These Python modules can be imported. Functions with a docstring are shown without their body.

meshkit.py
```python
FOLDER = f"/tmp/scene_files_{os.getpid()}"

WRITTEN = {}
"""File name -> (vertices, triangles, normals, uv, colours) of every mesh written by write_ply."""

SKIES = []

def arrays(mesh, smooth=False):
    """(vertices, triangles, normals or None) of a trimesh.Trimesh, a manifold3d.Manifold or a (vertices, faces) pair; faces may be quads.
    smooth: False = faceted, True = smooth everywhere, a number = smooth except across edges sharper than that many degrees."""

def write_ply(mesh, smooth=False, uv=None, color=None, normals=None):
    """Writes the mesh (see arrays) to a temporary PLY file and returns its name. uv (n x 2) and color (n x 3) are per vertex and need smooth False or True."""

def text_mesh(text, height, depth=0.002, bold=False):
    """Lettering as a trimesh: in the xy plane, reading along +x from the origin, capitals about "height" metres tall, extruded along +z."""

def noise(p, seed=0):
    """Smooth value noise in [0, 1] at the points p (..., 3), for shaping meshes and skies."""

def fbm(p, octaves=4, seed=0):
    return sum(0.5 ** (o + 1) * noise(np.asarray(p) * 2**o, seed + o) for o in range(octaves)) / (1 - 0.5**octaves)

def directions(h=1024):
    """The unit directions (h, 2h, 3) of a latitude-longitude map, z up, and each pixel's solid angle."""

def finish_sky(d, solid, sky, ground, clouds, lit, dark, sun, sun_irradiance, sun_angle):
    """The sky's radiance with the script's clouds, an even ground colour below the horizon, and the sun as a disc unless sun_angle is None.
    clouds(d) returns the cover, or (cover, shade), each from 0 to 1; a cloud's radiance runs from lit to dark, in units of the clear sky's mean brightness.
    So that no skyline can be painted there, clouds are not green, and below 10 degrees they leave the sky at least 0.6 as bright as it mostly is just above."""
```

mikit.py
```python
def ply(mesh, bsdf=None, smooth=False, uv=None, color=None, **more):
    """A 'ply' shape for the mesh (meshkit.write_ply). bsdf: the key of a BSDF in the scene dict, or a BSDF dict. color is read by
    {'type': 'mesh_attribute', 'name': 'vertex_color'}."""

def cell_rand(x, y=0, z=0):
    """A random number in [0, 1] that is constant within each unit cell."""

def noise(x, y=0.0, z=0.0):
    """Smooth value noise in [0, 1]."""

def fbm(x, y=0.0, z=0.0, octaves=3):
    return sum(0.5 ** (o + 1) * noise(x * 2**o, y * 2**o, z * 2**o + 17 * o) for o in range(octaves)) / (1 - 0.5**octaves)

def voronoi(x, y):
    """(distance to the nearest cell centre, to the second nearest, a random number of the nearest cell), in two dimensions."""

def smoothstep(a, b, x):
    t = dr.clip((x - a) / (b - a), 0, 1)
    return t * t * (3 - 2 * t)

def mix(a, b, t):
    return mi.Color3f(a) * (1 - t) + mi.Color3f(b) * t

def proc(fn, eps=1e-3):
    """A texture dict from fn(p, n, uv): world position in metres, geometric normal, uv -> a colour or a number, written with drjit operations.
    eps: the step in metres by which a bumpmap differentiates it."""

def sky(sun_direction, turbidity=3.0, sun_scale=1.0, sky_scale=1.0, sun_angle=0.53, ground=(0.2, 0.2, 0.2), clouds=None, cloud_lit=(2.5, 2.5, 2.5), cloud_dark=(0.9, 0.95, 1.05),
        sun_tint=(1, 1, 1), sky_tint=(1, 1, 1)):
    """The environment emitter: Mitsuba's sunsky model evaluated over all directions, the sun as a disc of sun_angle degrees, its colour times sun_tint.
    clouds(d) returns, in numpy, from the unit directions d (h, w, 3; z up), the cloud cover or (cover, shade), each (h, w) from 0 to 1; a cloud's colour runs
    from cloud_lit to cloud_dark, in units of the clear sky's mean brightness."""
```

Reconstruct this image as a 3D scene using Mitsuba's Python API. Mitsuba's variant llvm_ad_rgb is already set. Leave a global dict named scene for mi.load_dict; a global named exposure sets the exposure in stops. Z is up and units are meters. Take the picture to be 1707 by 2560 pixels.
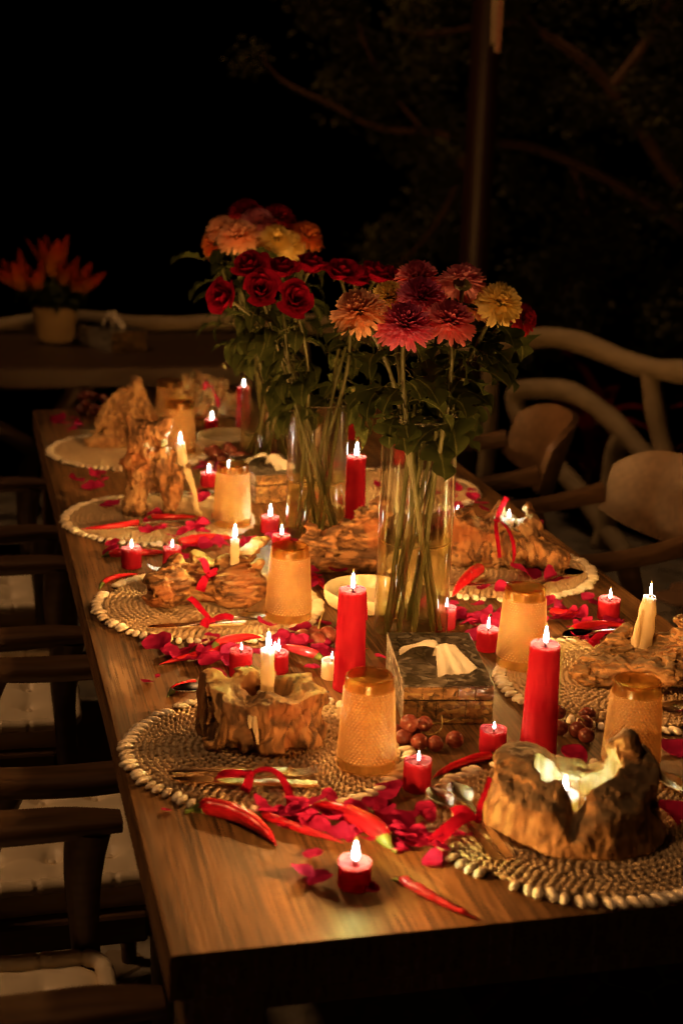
import math
import numpy as np
import trimesh
import drjit as dr
import mitsuba as mi
import mikit
import meshkit
from mikit import noise, fbm, smoothstep, mix, voronoi, cell_rand

T = mi.ScalarTransform4f
scene, labels = {}, {}
PI = math.pi
TZ = 0.75                                  # height of the table top

# ------------------------------------------------------------------ camera, sky, exposure
EYE = np.array([-0.208, -1.520, 1.681])
AIM = np.array([0.2375, 0.9354, -0.2617])
UP = np.array([0.0313, 0.2621, 0.9645])
scene['camera'] = {'type': 'thinlens', 'to_world': T().look_at(origin=EYE.tolist(), target=(EYE + AIM).tolist(), up=UP.tolist()),
                   'fov': 24.93, 'fov_axis': 'x', 'aperture_radius': 0.0078, 'focus_distance': 2.58, 'near_clip': 0.05, 'far_clip': 10000.0}
exposure = 0.0
# the night sky, and the low warm light that reaches the terrace from the left
scene['sky'] = {**mikit.sky((-0.47, 0.10, 0.88), turbidity=3, sun_scale=0.38, sky_scale=0.00003, sun_angle=7.0, ground=(0.001, 0.001, 0.001),
                            sun_tint=(1.0, 0.60, 0.30), sky_tint=(1.0, 0.8, 0.6)), 'sampling_weight': 4.0}
FLAME = np.array([1.0, 0.45, 0.12]) * 2900.0

# ------------------------------------------------------------------ naming
COUNT = {}


def new(name, parent=None):
    base = name if parent is None else parent + '__' + name
    n = COUNT.get(base, 0)
    COUNT[base] = n + 1
    return base if n == 0 else f'{base}_{n:03d}'


def mat4(loc=(0, 0, 0), rz=0.0, s=1.0, rx=0.0, ry=0.0):
    cz, sz, cx, sx, cy, sy = math.cos(rz), math.sin(rz), math.cos(rx), math.sin(rx), math.cos(ry), math.sin(ry)
    Rz = np.array([[cz, -sz, 0], [sz, cz, 0], [0, 0, 1.0]])
    Rx = np.array([[1.0, 0, 0], [0, cx, -sx], [0, sx, cx]])
    Ry = np.array([[cy, 0, sy], [0, 1.0, 0], [-sy, 0, cy]])
    M = np.eye(4)
    M[:3, :3] = Rz @ Ry @ Rx * (np.diag(s) if np.ndim(s) else s)
    M[:3, 3] = loc
    return M


def put(name, shape, parent=None, M=None, label=None, cat=None, group=None, kind=None):
    key = new(name, parent)
    scene[key] = {**shape} if M is None else {**shape, 'to_world': T(np.asarray(M, float))}
    tag(key, label, cat, group, kind)
    return key


def thing(name, label, cat, group=None):
    key = new(name)
    tag(key, label, cat, group)
    return key


def tag(key, label=None, cat=None, group=None, kind=None):
    d = {k: v for k, v in dict(label=label, category=cat, group=group, kind=kind).items() if v}
    if d:
        labels[key] = {**labels.get(key, {}), **d}


# ------------------------------------------------------------------ materials
def c3(r, g, b):
    return {'type': 'rgb', 'value': [float(r), float(g), float(b)]}


def P(color, rough=0.5, **k):
    return {'type': 'twosided', 'bsdf': {'type': 'principled', 'base_color': color, 'roughness': rough, **k}}


def thin(color, rough=0.45, trans=1.0, **k):
    return {'type': 'principledthin', 'base_color': color, 'roughness': rough, 'diff_trans': trans, **k}


def bump(b, fn, scale=1.0, eps=0.001):
    return {'type': 'twosided', 'bsdf': {'type': 'bumpmap', 'arbitrary': mikit.proc(fn, eps=eps), 'scale': scale, 'bsdf': b}}


def f_table(p, n, uv):
    board = dr.floor(p.x / 0.152 + 0.35)
    tone = cell_rand(board, 3)
    g = fbm(p.x * 110 + board * 7.3, p.y * 2.6 + board * 11, p.z * 60, 4)
    g2 = fbm(p.x * 22 + board * 3.1, p.y * 1.3 + 5, 2.0, 3)
    wave = 0.5 + 0.5 * dr.sin(60 * (g2 + p.x * 1.2 + 0.12 * noise(p.x * 4, p.y * 0.7)))
    c = mix((0.072, 0.033, 0.013), (0.215, 0.110, 0.044), 0.55 * g + 0.28 * wave + 0.3 * (tone - 0.4))
    blotch = smoothstep(0.52, 0.75, fbm(p.x * 7, p.y * 5, 4.0, 3))
    c = c * (1 - 0.30 * blotch)
    pd = dr.sqrt(dr.square((p.x - 0.031) * 1.5) + dr.square((p.y - 0.86) * 0.5)) + 0.055 * (fbm(p.x * 55, p.y * 16, 1.0, 4) - 0.5)
    c = mix(c, (0.36, 0.235, 0.13), smoothstep(0.050, 0.012, pd) * 0.75)
    knot = smoothstep(0.012, 0.003, dr.sqrt(dr.square(p.x - 0.062) + dr.square((p.y - 0.93) * 0.6)) + 0.006 * noise(p.x * 90, p.y * 60))
    c = mix(c, (0.03, 0.015, 0.008), knot * 0.8)
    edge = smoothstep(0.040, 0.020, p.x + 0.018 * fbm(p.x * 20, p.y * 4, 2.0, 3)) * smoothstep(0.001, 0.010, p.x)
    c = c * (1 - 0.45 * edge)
    ln = smoothstep(0.62, 0.70, fbm(p.x * 240 + 6 * g2, p.y * 3.2, p.z * 60, 3))
    c = c * (1 - 0.42 * ln)
    scr = smoothstep(0.80, 0.86, noise(p.x * 160 + p.y * 60, p.y * 9 - p.x * 6, 3.0)) * smoothstep(0.5, 0.7, noise(p.x * 9, p.y * 9, 8.0))
    c = mix(c, (0.34, 0.22, 0.12), scr * 0.25)
    pores = smoothstep(0.60, 0.75, noise(p.x * 420, p.y * 9, p.z * 300))
    return c * (1 - 0.45 * pores)


def f_table_b(p, n, uv):
    return fbm(p.x * 180, p.y * 4, p.z * 120, 3) * 0.00035 + 0.0003 * noise(p.x * 430, p.y * 9, 1.0)


def f_chair(p, n, uv):
    g = fbm(p.x * 9, p.y * 90, p.z * 60, 3)
    return mix((0.045, 0.023, 0.013), (0.135, 0.074, 0.041), g)


def grain(pale, gx, gy, gz):
    lo, hi = ((0.120, 0.056, 0.021), (0.46, 0.27, 0.125)) if pale else ((0.060, 0.025, 0.010), (0.33, 0.175, 0.078))

    def fn(p, n, uv):
        x, y, z = p.x * gx, p.y * gy, p.z * gz
        w = fbm(p.x * 16, p.y * 16, p.z * 16, 3)
        a = fbm(x * 150 + 5 * w, y * 150 + 5 * w, z * 150, 3)
        st = 0.5 + 0.5 * dr.sin(26 * fbm(x * 26, y * 26, z * 26, 3) + 14 * w)
        c = mix(lo, hi, smoothstep(0.22, 0.78, 0.72 * a + 0.28 * st))
        dark = smoothstep(0.54, 0.62, fbm(x * 48 + 4 + 2 * w, y * 48, z * 48, 4))
        c = mix(c, (0.045, 0.021, 0.010), dark * (0.45 if pale else 0.7))
        light = smoothstep(0.56, 0.66, fbm(x * 40 + 9, y * 40 + 2 * w, z * 40 + 3, 4))
        c = mix(c, (0.50, 0.33, 0.17), light * 0.5)
        red = smoothstep(0.54, 0.68, fbm(p.x * 17 + 5, p.y * 17, p.z * 17 + 3, 3))
        c = mix(c, (0.27, 0.088, 0.028), red * (0.25 if pale else 0.6))
        return mix(c, (0.125, 0.098, 0.066), smoothstep(0.45, 0.8, n.z) * (0.7 if pale else 0.15))  # upward faces greyed: their lack of candlelight is put into the colour
    return fn


def f_drift_b(p, n, uv):
    return 0.0045 * fbm(p.x * 150, p.y * 150, p.z * 60, 4)


def f_straw(p, n, uv):
    return mix((0.40, 0.285, 0.17), (0.72, 0.57, 0.39), 0.75 * fbm(p.x * 130, p.y * 130, p.z * 60, 3) + 0.35 * (fbm(p.x * 9, p.y * 9, 0.0, 2) - 0.4))


def f_shell(p, n, uv):
    return mix((0.70, 0.57, 0.41), (0.90, 0.82, 0.70), noise(p.x * 60, p.y * 60, 7.0) * 0.7 + 0.3 * noise(p.x * 300, p.y * 300, 1.0))


def f_floor(p, n, uv):
    a, b, r = voronoi(p.x * 8.5, p.y * 8.5)
    edge = smoothstep(0.05, 0.13, b - a)
    st = mix((0.08, 0.066, 0.05), (0.19, 0.16, 0.12), r)
    return mix((0.13, 0.12, 0.105), st, edge) * (0.7 + 0.5 * fbm(p.x * 30, p.y * 30, 0.0, 3))


def f_mortar(p, n, uv):
    return mix((0.27, 0.24, 0.20), (0.42, 0.385, 0.32), fbm(p.x * 45, p.y * 45, 0.0, 4))


def f_fence(p, n, uv):
    return mix((0.22, 0.165, 0.098), (0.37, 0.29, 0.18), fbm(p.x * 12, p.y * 12, p.z * 25, 4))


def f_satin(p, n, uv):
    return mix((0.78, 0.67, 0.49), (0.88, 0.79, 0.62), fbm(p.x * 8, p.y * 8, p.z * 8, 3))


def f_satin_b(p, n, uv):
    return 0.0035 * fbm(p.x * 26, p.y * 14, p.z * 30, 3) + 0.00015 * noise(p.x * 700, p.y * 700, p.z * 700)


def f_inlay(dark):
    lo, hi, gl = (((0.018, 0.014, 0.010), (0.075, 0.062, 0.050), (0.16, 0.15, 0.14)) if dark == 1 else ((0.05, 0.028, 0.012), (0.34, 0.20, 0.09), (0.50, 0.36, 0.16)) if dark == 0 else ((0.10, 0.09, 0.08), (0.30, 0.28, 0.25), (0.5, 0.48, 0.45)))

    def fn(p, n, uv):
        w = fbm(p.x * 32, p.y * 32 + 3, p.z * 32, 3)
        v = fbm(p.x * 75 + 9 * w, p.y * 36 + 5 * w, p.z * 75, 4)
        c = mix(lo, hi, smoothstep(0.3, 0.72, v))
        return mix(c, gl, smoothstep(0.62, 0.8, noise(p.x * 140 + 6 * w, p.y * 70, p.z * 140)) * 0.8)
    return fn


def f_inlay_b(p, n, uv):
    return 0.0028 * fbm(p.x * 120, p.y * 60, p.z * 120, 4)


def two(a, b, lo=0.0, hi=1.0):
    def fn(p, n, uv):
        return mix(a, b, smoothstep(lo, hi, uv.x) * 0.85 + 0.15 * uv.y)
    return fn


def f_petal(p, n, uv):
    return mix((0.24, 0.006, 0.040), (0.44, 0.022, 0.120), fbm(p.x * 70, p.y * 70, p.z * 50, 3) * 0.9 + 0.1)


def f_rose(p, n, uv):
    return mix((0.16, 0.002, 0.014), (0.36, 0.008, 0.042), fbm(p.x * 45, p.y * 45, p.z * 45, 3))


def f_leaf(p, n, uv):
    v = smoothstep(0.06, 0.0, dr.abs(uv.y - 0.5))
    c = mix((0.014, 0.023, 0.008), (0.042, 0.052, 0.018), fbm(p.x * 40, p.y * 40, p.z * 40, 3))
    return mix(c, (0.15, 0.16, 0.07), v * 0.55)


def f_stem(p, n, uv):
    return mix((0.030, 0.040, 0.010), (0.095, 0.095, 0.030), fbm(p.x * 50, p.y * 50, p.z * 14, 3))


def f_chili(p, n, uv):
    return mix((0.34, 0.004, 0.012), (0.54, 0.013, 0.030), fbm(p.x * 50, p.y * 50, p.z * 50, 3))


def f_grape(p, n, uv):
    b = fbm(p.x * 60, p.y * 60, p.z * 60, 3)
    return mix((0.06, 0.010, 0.010), (0.20, 0.045, 0.032), b)


def f_bark(p, n, uv):
    return mix((0.12, 0.062, 0.038), (0.28, 0.15, 0.09), fbm(p.x * 12, p.y * 12, p.z * 5, 3))


def f_foliage(p, n, uv):
    return mix((0.075, 0.072, 0.031), (0.165, 0.157, 0.072), fbm(p.x * 5, p.y * 5, p.z * 5, 3))


def f_wax_ivory(p, n, uv):
    return mix((0.78, 0.66, 0.44), (0.86, 0.78, 0.60), fbm(p.x * 60, p.y * 60, p.z * 25, 3))


def f_wax_red(p, n, uv):
    return mix((0.27, 0.005, 0.020), (0.37, 0.020, 0.040), fbm(p.x * 70, p.y * 70, p.z * 30, 3))


def f_pole(p, n, uv):
    return mix((0.013, 0.002, 0.0015), (0.024, 0.005, 0.003), fbm(p.x * 10, p.y * 10, p.z * 3, 3))


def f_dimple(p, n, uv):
    # the pressed glass: lens brightness of the domes and dark gaps painted into the colour
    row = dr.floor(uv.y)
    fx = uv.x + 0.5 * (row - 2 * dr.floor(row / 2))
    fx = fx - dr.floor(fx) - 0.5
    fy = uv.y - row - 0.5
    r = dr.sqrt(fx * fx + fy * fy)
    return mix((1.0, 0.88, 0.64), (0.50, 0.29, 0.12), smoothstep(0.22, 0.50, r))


proc = mikit.proc
BS = {
    'm_table': bump({'type': 'principled', 'base_color': proc(f_table), 'roughness': 0.60, 'specular': 0.22}, f_table_b),
    'm_chair': P(proc(f_chair), 0.42),
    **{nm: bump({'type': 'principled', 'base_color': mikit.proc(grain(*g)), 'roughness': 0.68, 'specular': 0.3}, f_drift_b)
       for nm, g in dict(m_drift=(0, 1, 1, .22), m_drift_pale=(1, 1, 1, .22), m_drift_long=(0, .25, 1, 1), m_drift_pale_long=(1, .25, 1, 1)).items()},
    'm_straw': P(proc(f_straw), 0.6, specular=0.35),
    'm_straw_dark': P(c3(0.09, 0.05, 0.025), 0.9),
    'm_shell': P(proc(f_shell), 0.24, specular=0.6, clearcoat=0.4, clearcoat_gloss=0.8),
    'm_slit': P(c3(0.06, 0.035, 0.02), 0.8),
    'm_floor': P(proc(f_floor), 0.6),
    'm_mortar': P(proc(f_mortar), 0.8),
    'm_stone_a': P(c3(0.24, 0.19, 0.135), 0.5), 'm_stone_b': P(c3(0.33, 0.28, 0.21), 0.5), 'm_stone_c': P(c3(0.10, 0.066, 0.042), 0.45), 'm_stone_d': P(c3(0.25, 0.14, 0.075), 0.5),
    'm_night_black': P(c3(0.0004, 0.0004, 0.0005), 0.02, specular=0.3),
    'm_fence': P(proc(f_fence), 0.75),
    'm_satin': bump({'type': 'principled', 'base_color': proc(f_satin), 'roughness': 0.36, 'sheen': 0.5, 'specular': 0.5, 'anisotropic': 0.5}, f_satin_b),
    'm_piping': P(c3(0.76, 0.66, 0.50), 0.38, sheen=0.4),
    'm_inlay_dark': bump({'type': 'principled', 'base_color': proc(f_inlay(1)), 'roughness': 0.22, 'specular': 0.6, 'clearcoat': 0.8, 'clearcoat_gloss': 0.95}, f_inlay_b),
    'm_inlay_gold': bump({'type': 'principled', 'base_color': proc(f_inlay(0)), 'roughness': 0.24, 'metallic': 0.55, 'specular': 0.6, 'clearcoat': 0.7, 'clearcoat_gloss': 0.9}, f_inlay_b),
    'm_inlay_grey': bump({'type': 'principled', 'base_color': proc(f_inlay(2)), 'roughness': 0.28, 'metallic': 0.35, 'clearcoat': 0.6}, f_inlay_b),
    'm_box': P(c3(0.02, 0.012, 0.008), 0.5),
    'm_tissue': thin(c3(0.82, 0.79, 0.74), 0.8, 0.9),
    'm_ceramic': P(c3(0.56, 0.49, 0.36), 0.22, clearcoat=0.5),
    'm_wax_red': thin(proc(f_wax_red), 0.32, 0.50, eta=1.45),
    'm_wax_ivory': thin(proc(f_wax_ivory), 0.4, 0.8, eta=1.4),
    'm_wick': P(c3(0.03, 0.02, 0.015), 0.9),
    'm_flame': {'type': 'diffuse', 'reflectance': c3(0, 0, 0)},
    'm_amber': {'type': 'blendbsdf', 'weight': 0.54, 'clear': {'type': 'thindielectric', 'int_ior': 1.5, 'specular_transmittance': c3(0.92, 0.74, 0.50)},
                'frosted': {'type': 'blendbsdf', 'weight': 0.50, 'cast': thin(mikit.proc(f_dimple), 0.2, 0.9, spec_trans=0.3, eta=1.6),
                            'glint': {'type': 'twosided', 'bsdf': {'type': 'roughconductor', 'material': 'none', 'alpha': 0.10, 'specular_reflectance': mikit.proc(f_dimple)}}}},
    'm_amber_plain': {'type': 'blendbsdf', 'weight': 0.05, 'clear': {'type': 'thindielectric', 'int_ior': 1.5, 'specular_transmittance': c3(0.92, 0.74, 0.50)},
                      'frosted': {'type': 'twosided', 'bsdf': {'type': 'roughconductor', 'material': 'none', 'alpha': 0.08, 'specular_reflectance': c3(0.8, 0.58, 0.34)}}},
    'm_amber_clear': {'type': 'thindielectric', 'int_ior': 1.5, 'specular_transmittance': c3(0.92, 0.74, 0.50)},
    'm_glass': {'type': 'thindielectric', 'int_ior': 1.56, 'specular_transmittance': c3(0.96, 0.965, 0.92)},
    'm_glass_streaky': {'type': 'blendbsdf', 'weight': 0.10, 'clear': {'type': 'thindielectric', 'int_ior': 1.56, 'specular_transmittance': c3(0.96, 0.965, 0.92)},
                        'smear': {'type': 'twosided', 'bsdf': {'type': 'roughconductor', 'material': 'none', 'alpha_u': 0.035, 'alpha_v': 0.20, 'specular_reflectance': c3(0.9, 0.9, 0.88)}}},
    'm_water_glass': {'type': 'thindielectric', 'int_ior': 1.16, 'specular_transmittance': c3(0.93, 0.92, 0.76)},
    'm_petal': thin(proc(f_petal), 0.42, 0.7, eta=1.4),
    'm_rose': thin(proc(f_rose), 0.5, 0.6),
    'm_leaf': thin(proc(f_leaf), 0.42, 0.45),
    'm_stem': P(proc(f_stem), 0.5),
    'm_chili': P(proc(f_chili), 0.2, specular=0.6, clearcoat=0.6, clearcoat_gloss=0.9),
    'm_chili_stem': P(c3(0.10, 0.15, 0.035), 0.4),
    'm_grape': P(proc(f_grape), 0.25, specular=0.5, clearcoat=0.3),
    'm_stalk': P(c3(0.22, 0.17, 0.06), 0.6),
    'm_steel': {'type': 'twosided', 'bsdf': {'type': 'roughconductor', 'material': 'none', 'alpha': 0.17, 'specular_reflectance': c3(0.66, 0.62, 0.58)}},
    'm_copper': {'type': 'twosided', 'bsdf': {'type': 'roughconductor', 'material': 'none', 'alpha': 0.2, 'specular_reflectance': c3(0.66, 0.40, 0.26)}},
    'm_ribbon': thin(c3(0.32, 0.006, 0.030), 0.4, 0.5),
    'm_bark': P(proc(f_bark), 0.85),
    'm_foliage': thin(proc(f_foliage), 0.5, 0.4),
    'm_red_foliage': thin(c3(0.10, 0.010, 0.008), 0.5, 0.4),
    'm_pole': P(proc(f_pole), 0.5),
    'm_darkwood': P(c3(0.046, 0.023, 0.013), 0.5),
    'm_basket': P(c3(0.42, 0.30, 0.16), 0.7),
    'm_tassel_pale': P(c3(0.75, 0.58, 0.44), 0.6), 'm_tassel_red': P(c3(0.55, 0.03, 0.06), 0.6),
    'm_tulip': thin(proc(two((0.42, 0.15, 0.02), (0.40, 0.034, 0.012), 0.1, 0.8)), 0.5, 0.7),
    'm_mum_peach': thin(proc(two((0.80, 0.42, 0.30), (0.92, 0.60, 0.38))), 0.55, 0.6),
    'm_mum_yellow': thin(proc(two((0.86, 0.68, 0.24), (0.94, 0.80, 0.36))), 0.55, 0.6),
    'm_mum_crimson': thin(proc(two((0.56, 0.07, 0.24), (0.90, 0.30, 0.48), 0.2, 1.0)), 0.55, 0.6),
    'm_mum_coral': thin(proc(two((0.62, 0.12, 0.24), (0.90, 0.34, 0.38), 0.12, 0.9)), 0.55, 0.6),
    'm_mum_rose': thin(proc(two((0.66, 0.22, 0.34), (0.84, 0.40, 0.44))), 0.55, 0.6),
    'm_mum_dark': thin(proc(two((0.30, 0.012, 0.03), (0.46, 0.025, 0.04))), 0.55, 0.5),
    'm_mum_orange': thin(proc(two((0.60, 0.17, 0.05), (0.76, 0.26, 0.08))), 0.55, 0.6),
}
for _k, _v in BS.items():
    scene[_k] = _v


# ------------------------------------------------------------------ mesh helpers
def join(*parts):
    vs, fs, at = [], [], 0
    for v, f in parts:
        f = np.asarray(f, int)
        if f.shape[1] == 4:
            f = np.vstack([f[:, [0, 1, 2]], f[:, [0, 2, 3]]])
        vs.append(np.asarray(v, float))
        fs.append(f + at)
        at += len(v)
    return np.vstack(vs), np.vstack(fs)


def moved(vf, M):
    v = np.asarray(vf[0]) @ M[:3, :3].T + M[:3, 3]
    return v, vf[1]


def grid(Q, wrap=False):
    n, m = Q.shape[:2]
    j = np.arange(m if wrap else m - 1)
    i = np.arange(n - 1)
    I, J = np.meshgrid(i, j, indexing='ij')
    K = (J + 1) % m
    f = np.stack([I * m + J, I * m + K, (I + 1) * m + K, (I + 1) * m + J], -1).reshape(-1, 4)
    return Q.reshape(-1, 3), np.vstack([f[:, [0, 1, 2]], f[:, [0, 2, 3]]])


def lathe(profile, seg=32):
    p = np.asarray(profile, float)
    a = np.arange(seg) / seg * 2 * PI
    Q = np.stack([p[:, :1] * np.cos(a), p[:, :1] * np.sin(a), np.repeat(p[:, 1:2], seg, 1)], -1)
    return grid(Q, True)


def smooth_path(pts, n=24):
    pts = np.asarray(pts, float)
    if len(pts) < 3:
        return np.linspace(pts[0], pts[-1], n)
    from scipy.interpolate import CubicSpline
    d = np.r_[0, np.cumsum(np.linalg.norm(np.diff(pts, axis=0), axis=1))]
    return CubicSpline(d, pts)(np.linspace(0, d[-1], n))


def frames(p):
    t = np.gradient(p, axis=0)
    t /= np.linalg.norm(t, axis=1, keepdims=True) + 1e-12
    a = np.array([0, 0, 1.0]) if abs(t[0, 2]) < 0.9 else np.array([1.0, 0, 0])
    out = []
    u = np.cross(a, t[0])
    for k in range(len(p)):
        u = u - t[k] * (u @ t[k])
        u /= np.linalg.norm(u) + 1e-12
        out.append(u)
    u = np.array(out)
    return t, u, np.cross(t, u)


def tube(pts, r, seg=10, caps=True, n=None, rb=None):
    p = smooth_path(pts, n) if n else np.asarray(pts, float)
    r = np.interp(np.linspace(0, 1, len(p)), np.linspace(0, 1, len(np.atleast_1d(r))), np.atleast_1d(r))
    rb = r if rb is None else np.interp(np.linspace(0, 1, len(p)), np.linspace(0, 1, len(np.atleast_1d(rb))), np.atleast_1d(rb))
    t, u, w = frames(p)
    a = np.arange(seg) / seg * 2 * PI
    Q = p[:, None] + np.cos(a)[None, :, None] * u[:, None] * r[:, None, None] + np.sin(a)[None, :, None] * w[:, None] * rb[:, None, None]
    v, f = grid(Q, True)
    if caps:
        n0 = len(v)
        v = np.vstack([v, p[0], p[-1]])
        k = np.arange(seg)
        f = np.vstack([f, np.stack([np.full(seg, n0), (k + 1) % seg, k], 1), np.stack([np.full(seg, n0 + 1), n0 - seg + k, n0 - seg + (k + 1) % seg], 1)])
    return v, f


def slab(Q, t):
    """A sheet of thickness t about the grid of points Q."""
    du, dv = np.gradient(Q, axis=0), np.gradient(Q, axis=1)
    n = np.cross(du, dv)
    n /= np.linalg.norm(n, axis=-1, keepdims=True) + 1e-12
    t = np.asarray(t)[..., None] if np.ndim(t) else t
    A, B = Q + n * t / 2, Q - n * t / 2
    a, b = grid(A), grid(B)
    N, Mm = Q.shape[:2]
    idx = np.arange(N * Mm).reshape(N, Mm)
    loop = np.r_[idx[0, :-1], idx[:-1, -1], idx[-1, :0:-1], idx[:0:-1, 0]]
    nx = np.roll(loop, -1)
    off = N * Mm
    f = np.stack([loop, loop + off, nx + off, nx], 1)
    return np.vstack([a[0], b[0]]), np.vstack([a[1], b[1][:, ::-1] + off, f[:, [0, 1, 2]], f[:, [0, 2, 3]]])


def box(sx, sy, sz, c=(0, 0, 0), ch=0.0):
    import manifold3d as m3
    if ch <= 0:
        b = trimesh.creation.box((sx, sy, sz))
        return np.array(b.vertices) + c, np.array(b.faces)
    pts = []
    for x in (-1, 1):
        for y in (-1, 1):
            for z in (-1, 1):
                for k in range(3):
                    q = np.array([x * sx / 2, y * sy / 2, z * sz / 2])
                    s = np.array([x, y, z]) * ch
                    s[k] = 0
                    pts.append(q - s)
    h = trimesh.convex.convex_hull(np.array(pts))
    return np.array(h.vertices) + c, np.array(h.faces)


def blob(r=(1, 1, 1), sub=2, c=(0, 0, 0)):
    s = trimesh.creation.icosphere(subdivisions=sub)
    return np.array(s.vertices) * r + c, np.array(s.faces)


def surface_net(fn, lo, hi, h):
    lo, hi = np.asarray(lo, float), np.asarray(hi, float)
    ax = [np.arange(a, b + h, h) for a, b in zip(lo, hi)]
    X = np.stack(np.meshgrid(*ax, indexing='ij'), -1)
    d = fn(X.reshape(-1, 3)).reshape(X.shape[:3])
    n = np.array(d.shape) - 1
    cnt, acc = np.zeros(n), np.zeros((*n, 3))
    sl = lambda o: tuple(slice(k, k + m) for k, m in zip(o, n))
    for k in range(3):
        for o in np.ndindex(2, 2):
            a = list(o)
            a.insert(k, 0)
            b = list(a)
            b[k] = 1
            da, db = d[sl(a)], d[sl(b)]
            m = (da < 0) != (db < 0)
            t = np.where(m, da / np.where(m, da - db, 1), 0)
            q = np.zeros((*n, 3)) + a
            q[..., k] += t
            acc += q * m[..., None]
            cnt += m
    ok = cnt > 0
    idx = np.full(n, -1)
    idx[ok] = np.arange(ok.sum())
    v = lo + h * (np.argwhere(ok) + acc[ok] / cnt[ok][:, None])
    s, fs = d < 0, []
    for k in range(3):
        i, j = [(1, 2), (2, 0), (0, 1)][k]
        a = [slice(None)] * 3
        a[k] = slice(0, n[k])
        a[i] = slice(1, n[i])
        a[j] = slice(1, n[j])
        b = list(a)
        b[k] = slice(1, n[k] + 1)
        s0, s1 = s[tuple(a)], s[tuple(b)]
        e = np.argwhere(s0 != s1)
        inside = s0[s0 != s1]
        g = e.copy()
        g[:, i] += 1
        g[:, j] += 1

        def cell(oi, oj):
            c = g.copy()
            c[:, i] += oi
            c[:, j] += oj
            return idx[tuple(c.T)]
        q = np.stack([cell(-1, -1), cell(0, -1), cell(0, 0), cell(-1, 0)], 1)
        q[~inside] = q[~inside][:, ::-1]
        fs.append(q)
    f = np.vstack(fs)
    f = f[(f >= 0).all(1)]
    return v, np.vstack([f[:, [0, 1, 2]], f[:, [0, 2, 3]]])


def capsule_d(p, a, b, ra, rb):
    a, b = np.asarray(a, float), np.asarray(b, float)
    ab = b - a
    t = np.clip(((p - a) @ ab) / (ab @ ab), 0, 1)
    return np.linalg.norm(p - a - t[:, None] * ab, axis=1) - (ra + (rb - ra) * t)


def ell_d(p, c, r):
    r = np.asarray(r, float)
    q = (p - np.asarray(c, float)) / r
    return (np.linalg.norm(q, axis=1) - 1) * r.min()


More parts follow.
